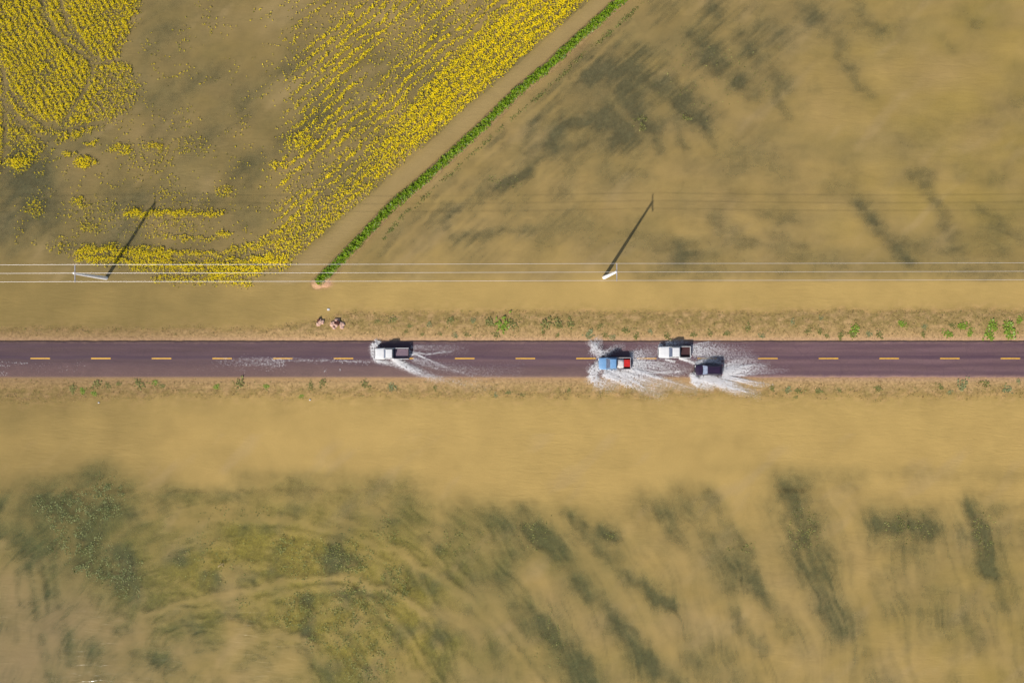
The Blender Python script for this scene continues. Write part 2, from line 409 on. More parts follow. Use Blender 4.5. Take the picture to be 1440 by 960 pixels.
# ---- flood water: silt hides the bottom as far as each spot is deep and muddy
x, y, u, v, F = grid(0.30, 90, 62)
D = dark_field(u, v)
gz = ground_z(u, v)
inroad = (v > ROAD_T) & (v < ROAD_B)
depth = np.clip(-np.where(inroad, road_z(u, v), gz), 0, 2)
shallow = 1 - np.exp(-depth / np.where(inroad, 0.040, 0.085))
field = (v < 398) | (v > 610)
op = np.where(field, 1 - 0.85 * D, np.maximum(0.0, shallow))
op = np.where(field & (v > 640), np.minimum(op, 1), op)
ddk, _ = pdist(u, v, DIKE)
op = np.where((v < 408) & (ddk < 20), np.minimum(op, shallow * 0.85 + 0.1), op)
op = np.clip(op, 0, 0.97)
gold = lin((196, 164, 98)); tan = lin((184, 156, 104)); dull = lin((152, 130, 78)); rose = lin((168, 143, 102)); deepg = lin((168, 144, 72))
mix1 = smooth(620, 60, u)
mix1 = np.where(v > 520, smooth(480, 0, u) * 0.75 + smooth(640, 800, v) * 0.25, smooth(700, 120, u))  # duller silt towards the left, partly lens falloff put into the colour
fld = np.where(v < 398, smooth(402, 370, v) * (0.42 + 0.28 * smooth(330, 120, v) * smooth(1250, 900, u)), 0)
k = np.clip(mix1 + fld + 0.42 * fbm(u / 75, v / 50, 4, 91), 0, 1)[:, None]
silt = gold * (1 - k) + dull * k
k2 = np.clip((smooth(680, 860, v) * 0.7 + (v < 398) * 0.25) * (0.6 + 1.2 * fbm(u / 80, v / 50, 3, 95)), 0, 1)[:, None]
silt = silt * (1 - k2) + (np.where((v > 560)[:, None], tan, rose)) * k2
k3 = (smooth(740, 900, v) * smooth(260, 40, u))[:, None] * 0.7  # lower-left darkening of the silt, lens falloff partly painted in
silt = silt * (1 - k3) + rose * k3
k4 = np.clip(smooth(1000, 1440, u) * np.where(v > 700, smooth(700, 900, v), smooth(398, 300, v)) * (0.7 + 1.2 * fbm(u / 90, v / 60, 3, 99)), 0, 1)[:, None] * 0.6
silt = silt * (1 - k4) + deepg * k4
k5 = np.clip(smooth(670, 760, v) * smooth(1250, 700, u) * (0.65 + 1.3 * fbm(u / 90, v / 70, 3, 97)), 0, 1)[:, None] * 0.75
silt = silt * (1 - k5) + lin((150, 132, 76)) * k5
k6 = np.clip((v < 398) * smooth(-0.1, 0.35, fbm(u / 110, v / 80, 3, 98)), 0, 1)[:, None] * 0.18
silt = silt * (1 - k6) + lin((138, 126, 82)) * k6
pale = (field * smooth(0.12, 0.5, fbm((u * 0.75 - v * 0.66) / 120, (u * 0.66 + v * 0.75) / 42, 4, 96)))[:, None] * 0.38
silt = silt * (1 - pale) + lin((190, 162, 112)) * pale
ditch = (np.exp(-((((u - EDGE_P[0]) * DIKE_N[0] + (v - EDGE_P[1]) * DIKE_N[1]) - 14) / 11) ** 4) * (v < 400) * (u < 1000))[:, None] * 0.75
silt = silt * (1 - ditch) + lin((174, 148, 98)) * ditch
bl = (smooth(740, 900, v) * smooth(330, 40, u))[:, None] * 0.6
silt = silt * (1 - bl) + lin((154, 132, 94)) * bl
film = (smooth(ROAD_T - 2, ROAD_T + 2, v) * smooth(ROAD_B + 4, ROAD_B - 2, v))[:, None]
lf_ = smooth(620, 300, u)[:, None]
silt = silt * (1 - film) + (lin((130, 104, 94)) * lf_ + lin((150, 122, 104)) * (1 - lf_)) * film
bottom = np.where(inroad[:, None], lin((112, 90, 100)), soil_colour(u, v))
silt = silt + (1 - op)[:, None] * bottom          # bounce light between silt and bottom, added into the silt colour
silt = np.clip(silt, 0, 0.85)

m, nt, p, out = new_mat('silty_water')
nt.nodes.remove(p)
pos = geo_pos(nt)
a_op = nd(nt, 'ShaderNodeAttribute', attribute_name='turbidity')
a_c = nd(nt, 'ShaderNodeAttribute', attribute_name='silt')
n_f = noise(nt, 0.55, 6, 0.62, pos, 0.6)
n_g = noise(nt, 2.4, 4, 0.6, pos)
o = a_op.outputs['Fac']
q = math_n(nt, 'MULTIPLY', o, math_n(nt, 'SUBTRACT', 1.0, o))
d1 = math_n(nt, 'MULTIPLY', math_n(nt, 'SUBTRACT', n_f, 0.5), 1.5)
d2 = math_n(nt, 'MULTIPLY', math_n(nt, 'SUBTRACT', n_g, 0.5), 0.55)
o2 = math_n(nt, 'ADD', o, math_n(nt, 'MULTIPLY', q, math_n(nt, 'ADD', d1, d2)), True)
cv = ramp_range(nt, noise(nt, 0.16, 4, 0.6, pos, 0.4), 0.3, 0.7, 0.93, 1.06)
cv = math_n(nt, 'MULTIPLY', cv, ramp_range(nt, noise(nt, 5.0, 3, 0.6, pos), 0.3, 0.7, 0.95, 1.04))
sc_ = mixc(nt, 1.0, a_c.outputs['Color'], cv, 'MULTIPLY')
# wind ripples
mp = nd(nt, 'ShaderNodeMapping'); nt.links.new(pos, mp.inputs[0])
mp.inputs['Rotation'].default_value = (0, 0, math.radians(14)); mp.inputs['Scale'].default_value = (0.36, 1.5, 1)
h = math_n(nt, 'ADD', noise(nt, 0.95, 2, 0.5, mp.outputs[0], 0.7), math_n(nt, 'MULTIPLY', noise(nt, 3.2, 2, 0.5, mp.outputs[0]), 0.25))
gust = ramp_range(nt, noise(nt, 0.035, 3, 0.6, pos, 0.8), 0.38, 0.64, 0.25, 1.25)
h = math_n(nt, 'MULTIPLY', h, gust)
b = nd(nt, 'ShaderNodeBump'); b.inputs['Strength'].default_value = 0.38; b.inputs['Distance'].default_value = 0.16
nt.links.new(h, b.inputs['Height'])
df = nd(nt, 'ShaderNodeBsdfDiffuse'); nt.links.new(sc_, df.inputs[0])
b2 = nd(nt, 'ShaderNodeBump'); b2.inputs['Strength'].default_value = 0.26; b2.inputs['Distance'].default_value = 0.16
nt.links.new(h, b2.inputs['Height']); nt.links.new(b2.outputs[0], df.inputs['Normal'])
tr = nd(nt, 'ShaderNodeBsdfTransparent'); tr.inputs[0].default_value = (0.99, 0.985, 0.97, 1)
mx = nd(nt, 'ShaderNodeMixShader'); nt.links.new(o2, mx.inputs[0])
nt.links.new(tr.outputs[0], mx.inputs[1]); nt.links.new(df.outputs[0], mx.inputs[2])
gl = nd(nt, 'ShaderNodeBsdfGlossy'); gl.inputs['Roughness'].default_value = 0.19; nt.links.new(b.outputs[0], gl.inputs['Normal'])
fz = nd(nt, 'ShaderNodeFresnel'); nt.links.new(ramp_range(nt, nd(nt, 'ShaderNodeNewGeometry').outputs['Backfacing'], 0, 1, 1.33, 1 / 1.33), fz.inputs[0]); nt.links.new(b.outputs[0], fz.inputs['Normal'])
mx2 = nd(nt, 'ShaderNodeMixShader'); nt.links.new(fz.outputs[0], mx2.inputs[0])
nt.links.new(mx.outputs[0], mx2.inputs[1]); nt.links.new(gl.outputs[0], mx2.inputs[2])
nt.links.new(mx2.outputs[0], out.inputs[0])
link('flood_water', mesh_np('flood_water', np.stack([x, y, np.zeros_like(x)], 1), F, m, None, True,
     {'turbidity': ('FLOAT', op), 'silt': ('FLOAT_COLOR', np.concatenate([silt, np.ones((len(x), 1))], 1))}), kind='structure')

# ---- road
xs = np.concatenate([-np.geomspace(3500, 96, 40), np.arange(-95, 95.1, 0.5), np.geomspace(96, 3500, 40)])
ts = np.linspace(0, 1, 19)
XX, TT = np.meshgrid(xs, ts)
uu = XX / S + 720
vt = ROAD_T + 0.9 * fbm(uu / 14, uu * 0 + 1.7, 3, 15); vb = ROAD_B + 1.4 * fbm(uu / 18, uu * 0 + 5.7, 3, 16)
vv = vt + (vb - vt) * TT
ZZ = road_z(uu, vv)
V = np.stack([XX, (480 - vv) * S, ZZ], -1)
skirt_t = V[0].copy(); skirt_t[:, 2] -= 0.25; skirt_b = V[-1].copy(); skirt_b[:, 2] -= 0.25
V = np.concatenate([skirt_t[None], V, skirt_b[None]], 0)
nr, nc = V.shape[:2]
i = np.arange(nr * nc).reshape(nr, nc)
F = np.stack([i[:-1, :-1], i[1:, :-1], i[1:, 1:], i[:-1, 1:]], -1).reshape(-1, 4)
m, nt, p, out = new_mat('damp_asphalt')
pos = geo_pos(nt)
sep = nd(nt, 'ShaderNodeSeparateXYZ'); nt.links.new(pos, sep.inputs[0])
mp = nd(nt, 'ShaderNodeMapping'); nt.links.new(pos, mp.inputs[0]); mp.inputs['Scale'].default_value = (0.05, 1.0, 1)
lane = ramp_range(nt, noise(nt, 1.1, 4, 0.6, mp.outputs[0]), 0.35, 0.65, 0, 1)
grain = ramp_range(nt, noise(nt, 6.0, 5, 0.7, pos), 0.3, 0.7, 0.80, 1.18)
blot = ramp_range(nt, noise(nt, 0.25, 4, 0.6, pos), 0.3, 0.7, 0, 1)
c = mixc(nt, lane, lin((108, 81, 87)), lin((132, 102, 105)))
c = mixc(nt, math_n(nt, 'MULTIPLY', blot, 0.6), c, lin((120, 94, 92)))
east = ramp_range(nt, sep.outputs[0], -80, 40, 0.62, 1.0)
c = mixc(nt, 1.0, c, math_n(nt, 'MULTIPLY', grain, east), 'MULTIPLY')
# polished wheel tracks, a tarred middle seam and mud washed in from both edges
yy_ = sep.outputs[1]
wob = math_n(nt, 'MULTIPLY', math_n(nt, 'SUBTRACT', noise(nt, 0.12, 3, 0.5, pos), 0.5), 0.7)
yw = math_n(nt, 'ADD', yy_, wob)
Y_C = (480 - 0.5 * (ROAD_T + ROAD_B)) * S
seam = ramp_range(nt, math_n(nt, 'ABSOLUTE', math_n(nt, 'SUBTRACT', yw, Y_C + 0.32)), 0.12, 0.42, 0.55, 0.0)
c = mixc(nt, seam, c, lin((78, 58, 76)))
for off in (0.95, 2.25, -0.95, -2.25):
    tk = ramp_range(nt, math_n(nt, 'ABSOLUTE', math_n(nt, 'SUBTRACT', yw, Y_C + off)), 0.05, 0.42, 0.30, 0.0)
    c = mixc(nt, tk, c, lin((88, 67, 80)))
edge = ramp_range(nt, math_n(nt, 'ABSOLUTE', math_n(nt, 'SUBTRACT', yy_, Y_C)), 2.3, 3.05, -0.35, 0.75)
mudf = math_n(nt, 'ADD', edge, math_n(nt, 'MULTIPLY', math_n(nt, 'SUBTRACT', noise(nt, 0.9, 5, 0.65, pos), 0.5), 1.6), True)
c = mixc(nt, math_n(nt, 'MULTIPLY', mudf, 0.7), c, lin((168, 134, 110)))
crk = nd(nt, 'ShaderNodeTexVoronoi', feature='DISTANCE_TO_EDGE'); crk.inputs['Scale'].default_value = 0.32
nt.links.new(pos, crk.inputs['Vector'])
ck = ramp_range(nt, crk.outputs['Distance'], 0.004, 0.02, 0.16, 0.0)
c = mixc(nt, ck, c, lin((62, 48, 58)))
nt.links.new(c, p.inputs['Base Color']); p.inputs['Roughness'].default_value = 0.6
p.inputs['Specular IOR Level'].default_value = 0.3
b = nd(nt, 'ShaderNodeBump'); b.inputs['Strength'].default_value = 0.4; b.inputs['Distance'].default_value = 0.04
nt.links.new(noise(nt, 14, 4, 0.7, pos), b.inputs['Height']); nt.links.new(b.outputs[0], p.inputs['Normal'])
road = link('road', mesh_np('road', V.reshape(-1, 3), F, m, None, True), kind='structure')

m, nt, p, out = new_mat('worn_yellow_paint')
pos = geo_pos(nt)
w_ = ramp_range(nt, math_n(nt, 'ADD', noise(nt, 5.0, 5, 0.75, pos), math_n(nt, 'MULTIPLY', noise(nt, 0.08, 2, 0.5, pos), 0.25)), 0.52, 0.80, 0.0, 0.75)
c = mixc(nt, w_, lin((250, 190, 62)), lin((170, 128, 82)))
nt.links.new(c, p.inputs['Base Color']); p.inputs['Roughness'].default_value = 0.6
DASH_MAT = m
DASH_U = [43 + 85.25 * k for k in range(-4, 21)]
for du in DASH_U:
    n = 9
    us = np.linspace(du, du + 27.5, n)
    yc = 0.5 * (ROAD_T + ROAD_B) - 0.9
    hw = 0.105 / S
    top = [(us, yc - hw), (us, yc + hw)]
    vs = []
    for uu_, vv_ in top:
        zz = road_z(uu_, np.full(n, vv_)) + 0.008
        vs += [((a_ - 720) * S, (480 - vv_) * S, b_) for a_, b_ in zip(uu_, zz)]
    vs += [(q0, q1, q2 - 0.012) for q0, q1, q2 in vs]
    fs = [(k_, k_ + n, k_ + n + 1, k_ + 1) for k_ in range(n - 1)]
    fs += [(k_, k_ + 1, k_ + 1 + 2 * n, k_ + 2 * n) for k_ in range(n - 1)] + [(n + k_ + 1, n + k_, 3 * n + k_, 3 * n + k_ + 1) for k_ in range(n - 1)]
    link('lane_dash', pymesh('lane_dash', vs, fs, DASH_MAT), road)

# ------------------------------------------------------------------ leafy stuff made of many small faces
def blades(cent, size, tilt, rng, asp=1.0, yaw=None):
    """small quads: centre (n,3), half size (n,), tilt from level in radians (n,)"""
    n = len(cent)
    yaw = rng.uniform(0, 2 * np.pi, n) if yaw is None else yaw
    a = np.stack([np.cos(yaw), np.sin(yaw), np.zeros(n)], 1)
    side = np.stack([-np.sin(yaw), np.cos(yaw), np.zeros(n)], 1)
    bdir = side * np.cos(tilt)[:, None] + np.array([0, 0, 1.0]) * np.sin(tilt)[:, None]
    s = size[:, None]
    A = a * s * asp; B = bdir * s
    q = np.stack([cent - A * 0.55 - B, cent + A * 0.55 - B, cent + A + B * 0.7, cent - A * 0.8 + B], 1)
    return q.reshape(-1, 3), np.arange(n * 4).reshape(n, 4)
def leaf_stuff(name, cent, size, tilt, tint, mat, rng, label, cat, asp=1.0, yaw=None):
    V, F = blades(cent, size, tilt, rng, asp, yaw)
    T = np.repeat(np.concatenate([tint, np.ones((len(tint), 1))], 1), 4, 0)
    return link(name, mesh_np(name, V, F, mat, None, False, {'tint': ('FLOAT_COLOR', T)}), kind='stuff', label=label, category=cat)
LEAF = tinted('leaf', 0.3, 0.55)
PETAL = tinted('petal', 0.3, 0.6)

# ---- canola in flower
TRACKS = [([(58, -20), (64, 22), (78, 45), (92, 60), (133, 90), (190, 82)], 3.2), ([(85, -20), (88, 12), (100, 40), (118, 66), (140, 88)], 2.6), ([(-10, 60), (4, 100), (14, 128), (34, 152), (60, 174), (88, 184), (150, 172)], 3.2),
          ([(-10, 130), (10, 148), (30, 172), (60, 196), (75, 200)], 4), ([(133, 92), (120, 128), (100, 158), (85, 180)], 2.6), ([(75, 196), (60, 225), (40, 250)], 5), ([(70, 225), (100, 205), (150, 182)], 3), ([(85, 240), (120, 215), (140, 208)], 3), ([(6, 100), (9, 180), (6, 250)], 3)]
PATCH = [((120, 228), (17, 8), .9), ((172, 209), (17, 7), .65), ((220, 207), (20, 4), .5), ((130, 201), (11, 3.5), .8), ((98, 216), (9, 4), .7), ((20, 228), (16, 8), .8), ((60, 245), (6, 5), .4), ((110, 285), (9, 8), .5), ((50, 292), (14, 14), .35), ((118, 290), (6, 4), .5), ((240, 272), (20, 14), .16), ((316, 268), (12, 8), .35), ((272, 205), (30, 14), .10),
         ((205, 222), (40, 24), .12), ((425, 200), (20, 12), .5), ((390, 232), (9, 7), .6), ((405, 205), (9, 9), .3), ((150, 300), (70, 18), .10), ((250, 300), (60, 10), .2), ((235, 315), (60, 25), .12), ((315, 330), (10, 4), .6), ((262, 335), (14, 4), .5), ((215, 305), (28, 5), .3), ((130, 320), (20, 10), .25), ((85, 345), (20, 10), .2)]
BANDS = [([(178, 301), (230, 300), (312, 301)], 4.0, .9), ([(112, 354), (160, 352), (205, 356), (240, 360)], 6, .85), ([(110, 364), (180, 366), (235, 367)], 5.5, .8), ([(205, 350), (260, 356), (305, 358), (350, 348), (395, 322), (440, 285)], 3.4, .65), ([(220, 332), (290, 336), (330, 330)], 3, .4),
         ([(190, 372), (260, 375), (330, 372), (380, 362)], 8, .75), ([(300, 385), (350, 378), (395, 366)], 10, .85), ([(220, 392), (300, 394), (350, 398)], 5, .6), ([(330, 352), (390, 340), (420, 318)], 6, .55)]
BLOCK = np.array([(-400, -400), (204, -400), (200, 0), (188, 28), (172, 60), (166, 78), (190, 104), (197, 128), (190, 152), (160, 166), (140, 180), (108, 196), (84, 200), (66, 232), (40, 242), (-400, 246)])
def in_poly(u, v, P):
    c = np.zeros(u.shape, bool); n = len(P); j = n - 1
    for i_ in range(n):
        xi, yi = P[i_]; xj, yj = P[j]
        with np.errstate(divide='ignore', invalid='ignore'):
            c ^= ((yi > v) != (yj > v)) & (u < (xj - xi) * (v - yi) / (yj - yi) + xi)
        j = i_
    return c
def canola_density(u, v):
    wu = u + 5 * gnoise(u / 16, v / 16, 101) + 2 * gnoise(u / 5, v / 5, 102); wv = v + 5 * gnoise(u / 16, v / 16, 103) + 2 * gnoise(u / 5, v / 5, 104)
    C = np.zeros(u.shape)
    blk = sum(in_poly(wu + a_ * gnoise(u / 11, v / 11, 150 + q_) , wv + a_ * gnoise(u / 11, v / 11, 160 + q_), BLOCK).astype(float) for q_, a_ in enumerate((3, 12, 22))) / 3
    rows = 0.5 + 0.5 * np.sin((u * 0.86 - v * 0.50 + 3 * gnoise(u / 20, v / 20, 105)) * 2 * np.pi / 8.2)
    thin = smooth(-0.35, 0.25, fbm(u / 40, v / 40, 3, 106) + 0.25 - 0.0035 * np.maximum(0, v - 130))
    C = np.maximum(C, blk * (0.34 + 0.55 * rows) * (0.35 + 0.65 * thin) * np.where((u > 135) & (v > 100), 0.55, 1))
    for pts, w in TRACKS:
        d, _ = pdist(u, v, pts); C = C * (1 - 0.95 * np.exp(-((d + 1.6 * gnoise(u / 5, v / 5, 171)) / (w * 1.25)) ** 2))
    for (cx, cy), (rx, ry), s in PATCH:
        C = np.maximum(C, s * (1 - smooth(0.6, 1.35, np.hypot((wu - cx) / rx, (wv - cy) / ry))))
    for pts, w, s in BANDS:
        d, _ = pdist(wu, wv, pts); C = np.maximum(C, s * np.exp(-(d / w) ** 2))
    # the long strip along the ditch
    wob = 5 * gnoise(u / 40, v / 40, 107)
    d = -((u - EDGE_P[0]) * DIKE_N[0] + (v - EDGE_P[1]) * DIKE_N[1]) + wob * 0.5
    al = (u - EDGE_P[0]) * DIKE_N[1] - (v - EDGE_P[1]) * DIKE_N[0]      # along the edge, up-right positive
    wide = 30 + 30 * smooth(80, 380, al)
    core = smooth(-1, 7, d) * (1 - smooth(wide, wide + 18, d))
    line = (0.5 + 0.5 * np.sin(d * 2 * np.pi / 11.5 + 2.6 * gnoise(u / 70, v / 70, 108) + 1.2 * gnoise(u / 12, v / 12, 118))) ** 1.7
    strength = smooth(-0.45, 0.25, fbm(d / 26, al / 190, 3, 109) + 0.10)
    reach = 62 + 1.12 * np.clip(al, 0, 330)
    gap = smooth(-0.25, 0.2, fbm(u / 13, v / 13, 3, 119) + 0.05)
    outer = (0.45 + 0.55 * gap) * smooth(20, 40, d) * (1 - smooth(reach * 0.55, reach, d)) * (0.05 + 0.80 * line * strength)
    bright = 0.55 + 0.45 * smooth(60, 330, al)
    strip = np.maximum(core * (0.36 + 0.5 * line + 0.16 * gap) * bright, outer) * smooth(-48, -16, al) * smooth(0, 8, d + 2)
    C = np.maximum(C, strip * (v < 405))
    C = np.maximum(C, 0.05 * (d > 0) * (v < 350) * smooth(-0.1, 0.3, fbm(u / 40, v / 30, 3, 110)) * (u < 620) * (u > 20))
    return np.clip(C, 0, 1)
def scatter(n, box, dens, rng, pw=1.0):
    u = rng.uniform(box[0], box[1], n); v = rng.uniform(box[2], box[3], n)
    d = dens(u, v)
    k = rng.uniform(0, 1, n) < d ** pw
    return u[k], v[k], d[k]
rng = np.random.default_rng(21)
cu, cv_, cd = scatter(470000, (-190, 860, -160, 406), canola_density, rng, 1.15)
XY = np.stack([(cu - 720) * S, (480 - cv_) * S], 1)
N = len(XY)
hh = rng.uniform(0.22, 0.36, N) * (0.7 + 0.4 * cd)
cl, sz, tl, ti = [], [], [], []
for k in range(4):                                      # flower heads
    keep = rng.uniform(0, 1, N) < (0.55 + 0.4 * cd)
    off = rng.normal(0, 0.07, (N, 2))
    zc = hh * rng.uniform(0.88, 1.06, N)
    cl.append(np.concatenate([XY + off, zc[:, None]], 1)[keep]); sz.append((0.022 + 0.055 * rng.uniform(0, 1, N) ** 2.0)[keep])
    tl.append(rng.normal(-0.1, 0.3, N)[keep])
    w = rng.uniform(0, 1, (N, 1)) ; cdc = cd[:, None]
    right = smooth(250, 420, cu)[:, None]
    yel = lin((255, 236, 24), 1.0) * (1 - w) + lin((240, 202, 20), 1.0) * w
    ti.append((yel * (0.84 + 0.22 * np.clip(right + cdc * 0.3, 0, 1)))[keep])
flow = [np.concatenate(q) for q in (cl, sz, tl, ti)]
leaf_stuff('canola_flowers', *flow, PETAL, rng, 'yellow canola flower heads standing above the flooded field at upper left', 'flowers')
cl, sz, tl, ti = [], [], [], []
for k in range(1):                                      # leaves and stems
    off = rng.normal(0, 0.10, (N, 2)); zc = hh * rng.uniform(0.2, 0.6, N)
    cl.append(np.concatenate([XY + off, zc[:, None]], 1)); sz.append(rng.uniform(0.04, 0.10, N)); tl.append(rng.normal(0.5, 0.5, N))
    w = rng.uniform(0, 1, (N, 1))
    ti.append(lin((126, 132, 34)) * (1 - w) + lin((104, 96, 44)) * w)
lv = [np.concatenate(q) for q in (cl, sz, tl, ti)]
leaf_stuff('canola_leaves', *lv, LEAF, rng, 'dull green canola stems and leaves under the yellow flower heads', 'leaves')

# ---- grass on the dike
rng = np.random.default_rng(22)
P = np.array(DIKE[:-1], float); seg = np.hypot(*(P[1:] - P[:-1]).T); cum = np.concatenate([[0], np.cumsum(seg)])
n = 52000
s_ = rng.uniform(0, cum[-1], n); j = np.clip(np.searchsorted(cum, s_) - 1, 0, len(seg) - 1)
t = (s_ - cum[j]) / seg[j]
Q = P[j] + (P[j + 1] - P[j]) * t[:, None]; T_ = (P[j + 1] - P[j]) / seg[j][:, None]; Nn = np.stack([-T_[:, 1], T_[:, 0]], 1)
halfw = 5.8 + 3.4 * fbm(s_ / 22, s_ * 0, 3, 111)
lat = np.clip(rng.normal(0, 0.5, n), -1.15, 1.15)
uvq = Q + Nn * (lat * halfw + 1.5 * fbm(s_ / 14, s_ * 0 + 5, 3, 112))[:, None]
clump = fbm(uvq[:, 0] / 4.5, uvq[:, 1] / 4.5, 3, 113)
k = (rng.uniform(0, 1, n) < 0.72 + 1.1 * clump)
uvq, lat, clump = uvq[k], lat[k], clump[k]
gz_ = np.maximum(ground_z(uvq[:, 0], uvq[:, 1]), -0.05)
n = len(uvq)
tall = np.clip(0.30 + 0.5 * clump, 0.08, 0.8) * (1 - 0.5 * np.abs(lat))
cent = np.stack([(uvq[:, 0] - 720) * S, (480 - uvq[:, 1]) * S, gz_ + tall * rng.uniform(0.3, 1.0, n)], 1)
w = np.clip(rng.uniform(0, 1, (n, 1)) + 0.7 * clump[:, None], 0, 1.3)
tint = lin((84, 118, 8)) * (1 - np.clip(w, 0, 1)) + lin((172, 210, 40)) * np.clip(w, 0, 1)
yl = (rng.uniform(0, 1, n) < 0.10 + 0.25 * (lat < -0.75))[:, None]
tint = np.where(yl, lin((176, 172, 70)), tint)
pale = (rng.uniform(0, 1, n) < 0.05 + 0.12 * (lat > 0.6))[:, None]
tint = np.where(pale, lin((168, 186, 128)), tint)
leaf_stuff('bank_grass', cent, rng.uniform(0.05, 0.17, n), rng.uniform(0.2, 1.2, n), tint, LEAF, rng,
           'bright green grass growing along the narrow dike between the two fields', 'grass', 0.42)

# ---- sparse green drilled row beside the dike, drowned crop poking out of the fields
rng = np.random.default_rng(23)
ROW = [(540, 336), (564, 306), (630, 248), (700, 184), (770, 126), (814, 83), (860, 44), (930, -20)]
TUFTS = [((100, 720), (46, 30), .55), ((112, 770), (44, 26), .45), ((165, 805), (36, 26), .5), ((182, 830), (16, 12), .6), ((120, 800), (18, 8), .6), ((70, 705), (24, 10), .5), ((150, 700), (30, 30), .55), ((403, 770), (22, 18), .45), ((470, 768), (20, 10), .5), ((430, 785), (50, 30), .2), ((500, 790), (24, 40), .3), ((556, 820), (18, 28), .75), ((550, 745), (24, 22), .35), ((495, 825), (12, 18), .45), ((425, 855), (24, 26), .45), ((345, 848), (16, 10), .35), ((395, 872), (22, 10), .4), ((440, 900), (14, 12), .4),
         ((500, 880), (60, 60), .28), ((520, 930), (40, 50), .3), ((640, 760), (40, 24), .22), ((750, 750), (30, 24), .25), ((1130, 745), (26, 34), .42), ((1275, 742), (34, 22), .36), ((1380, 750), (18, 34), .36), ((1040, 768), (20, 10), .4), ((856, 752), (9, 8), .4), ((770, 900), (26, 40), .2), ((900, 172), (12, 9), .9), ((965, 166), (8, 5), .7), ((1000, 100), (90, 60), .06), ((710, 255), (24, 10), .3), ((300, 780), (60, 40), .18), ((330, 720), (60, 12), .12)]
def tuft_density(u, v):
    C = np.zeros(u.shape)
    wu = u + 8 * gnoise(u / 14, v / 14, 121); wv = v + 8 * gnoise(u / 14, v / 14, 122)
    for (cx, cy), (rx, ry), s in TUFTS:
        C = np.maximum(C, s * (1 - smooth(0.35, 1.3, np.hypot((wu - cx) / rx, (wv - cy) / ry))))
    C = C * np.clip(0.35 + 1.9 * fbm(u / 12, v / 12, 3, 123), 0, 1.4)
    d, _ = pdist(u + 2 * gnoise(u / 9, v / 9, 124), v, ROW)
    C = np.maximum(C, 0.6 * np.exp(-(d / 3.0) ** 2) * np.clip(0.4 + 1.6 * fbm(u / 16, v / 16, 2, 125), 0, 1))
    return C
tu, tv = [], []
for (cx, cy), (rx, ry), s0 in TUFTS:
    n = int(rx * ry * 9)
    tu.append(cx + rx * 1.7 * rng.uniform(-1, 1, n)); tv.append(cy + ry * 1.7 * rng.uniform(-1, 1, n))
qq = rng.uniform(0, 1, 9000); tu.append(np.interp(qq, np.linspace(0, 1, len(ROW)), [q[0] for q in ROW]) + rng.normal(0, 3, 9000)); tv.append(np.interp(qq, np.linspace(0, 1, len(ROW)), [q[1] for q in ROW]) + rng.normal(0, 3, 9000))
tu = np.concatenate(tu); tv = np.concatenate(tv)
kk = rng.uniform(0, 1, len(tu)) < tuft_density(tu, tv); tu, tv = tu[kk], tv[kk]
n = len(tu)
cent = np.stack([(tu - 720) * S, (480 - tv) * S, rng.uniform(-0.02, 0.10, n)], 1)
w = np.clip(rng.uniform(0, 1, (n, 1)) ** 1.2, 0, 1)
grey = smooth(350, 150, tu)[:, None] * 0.5
bright = lin((186, 184, 104)) * (1 - grey) + lin((176, 190, 136)) * grey
tint = lin((84, 92, 40)) * (1 - w) + bright * w
leaf_stuff('drowned_crop', cent, rng.uniform(0.04, 0.13, n), rng.normal(0.0, 0.3, n), tint, LEAF, rng,
           'sparse green crop leaves just breaking the surface of the flooded fields', 'crop', 0.6)

# ---- dead and dry grass on both verges
rng = np.random.default_rng(24)
def verge_density(u, v):
    a_ = (v > shore_top(u) - 6) & (v < ROAD_T - 2); b_ = (v > ROAD_B + 2) & (v < shore_bot(u) + 10)
    return np.where(a_ | b_, np.clip(0.30 + 1.1 * fbm(u / 14, v / 8, 3, 131), 0, 0.9) * smooth(0, 9, np.minimum(np.abs(v - ROAD_T), np.abs(v - ROAD_B))), 0)
gu, gv, gd = scatter(90000, (-60, 1500, 436, 570), verge_density, rng)
n = len(gu)
gzz = np.maximum(ground_z(gu, gv), 0)
cent = np.stack([(gu - 720) * S, (480 - gv) * S, gzz + rng.uniform(0.01, 0.12, n)], 1)
w = rng.uniform(0, 1, (n, 1)); g_ = (rng.uniform(0, 1, n) < np.clip(0.14 + 0.9 * fbm(gu / 20, gv / 9, 3, 133) + 0.12 * ((gv < 480) & (gu > 480)), 0.03, .8))[:, None]
tint = np.where(g_, lin((112, 122, 44)) * (1 - w) + lin((150, 156, 84)) * w, lin((150, 122, 74)) * (1 - w) + lin((198, 166, 116)) * w)
leaf_stuff('dry_verge_grass', cent, rng.uniform(0.03, 0.10, n), rng.uniform(0, 0.9, n), tint, LEAF, rng,
           'thin dry straw-coloured grass on the verges along both sides of the road', 'grass', 0.5)

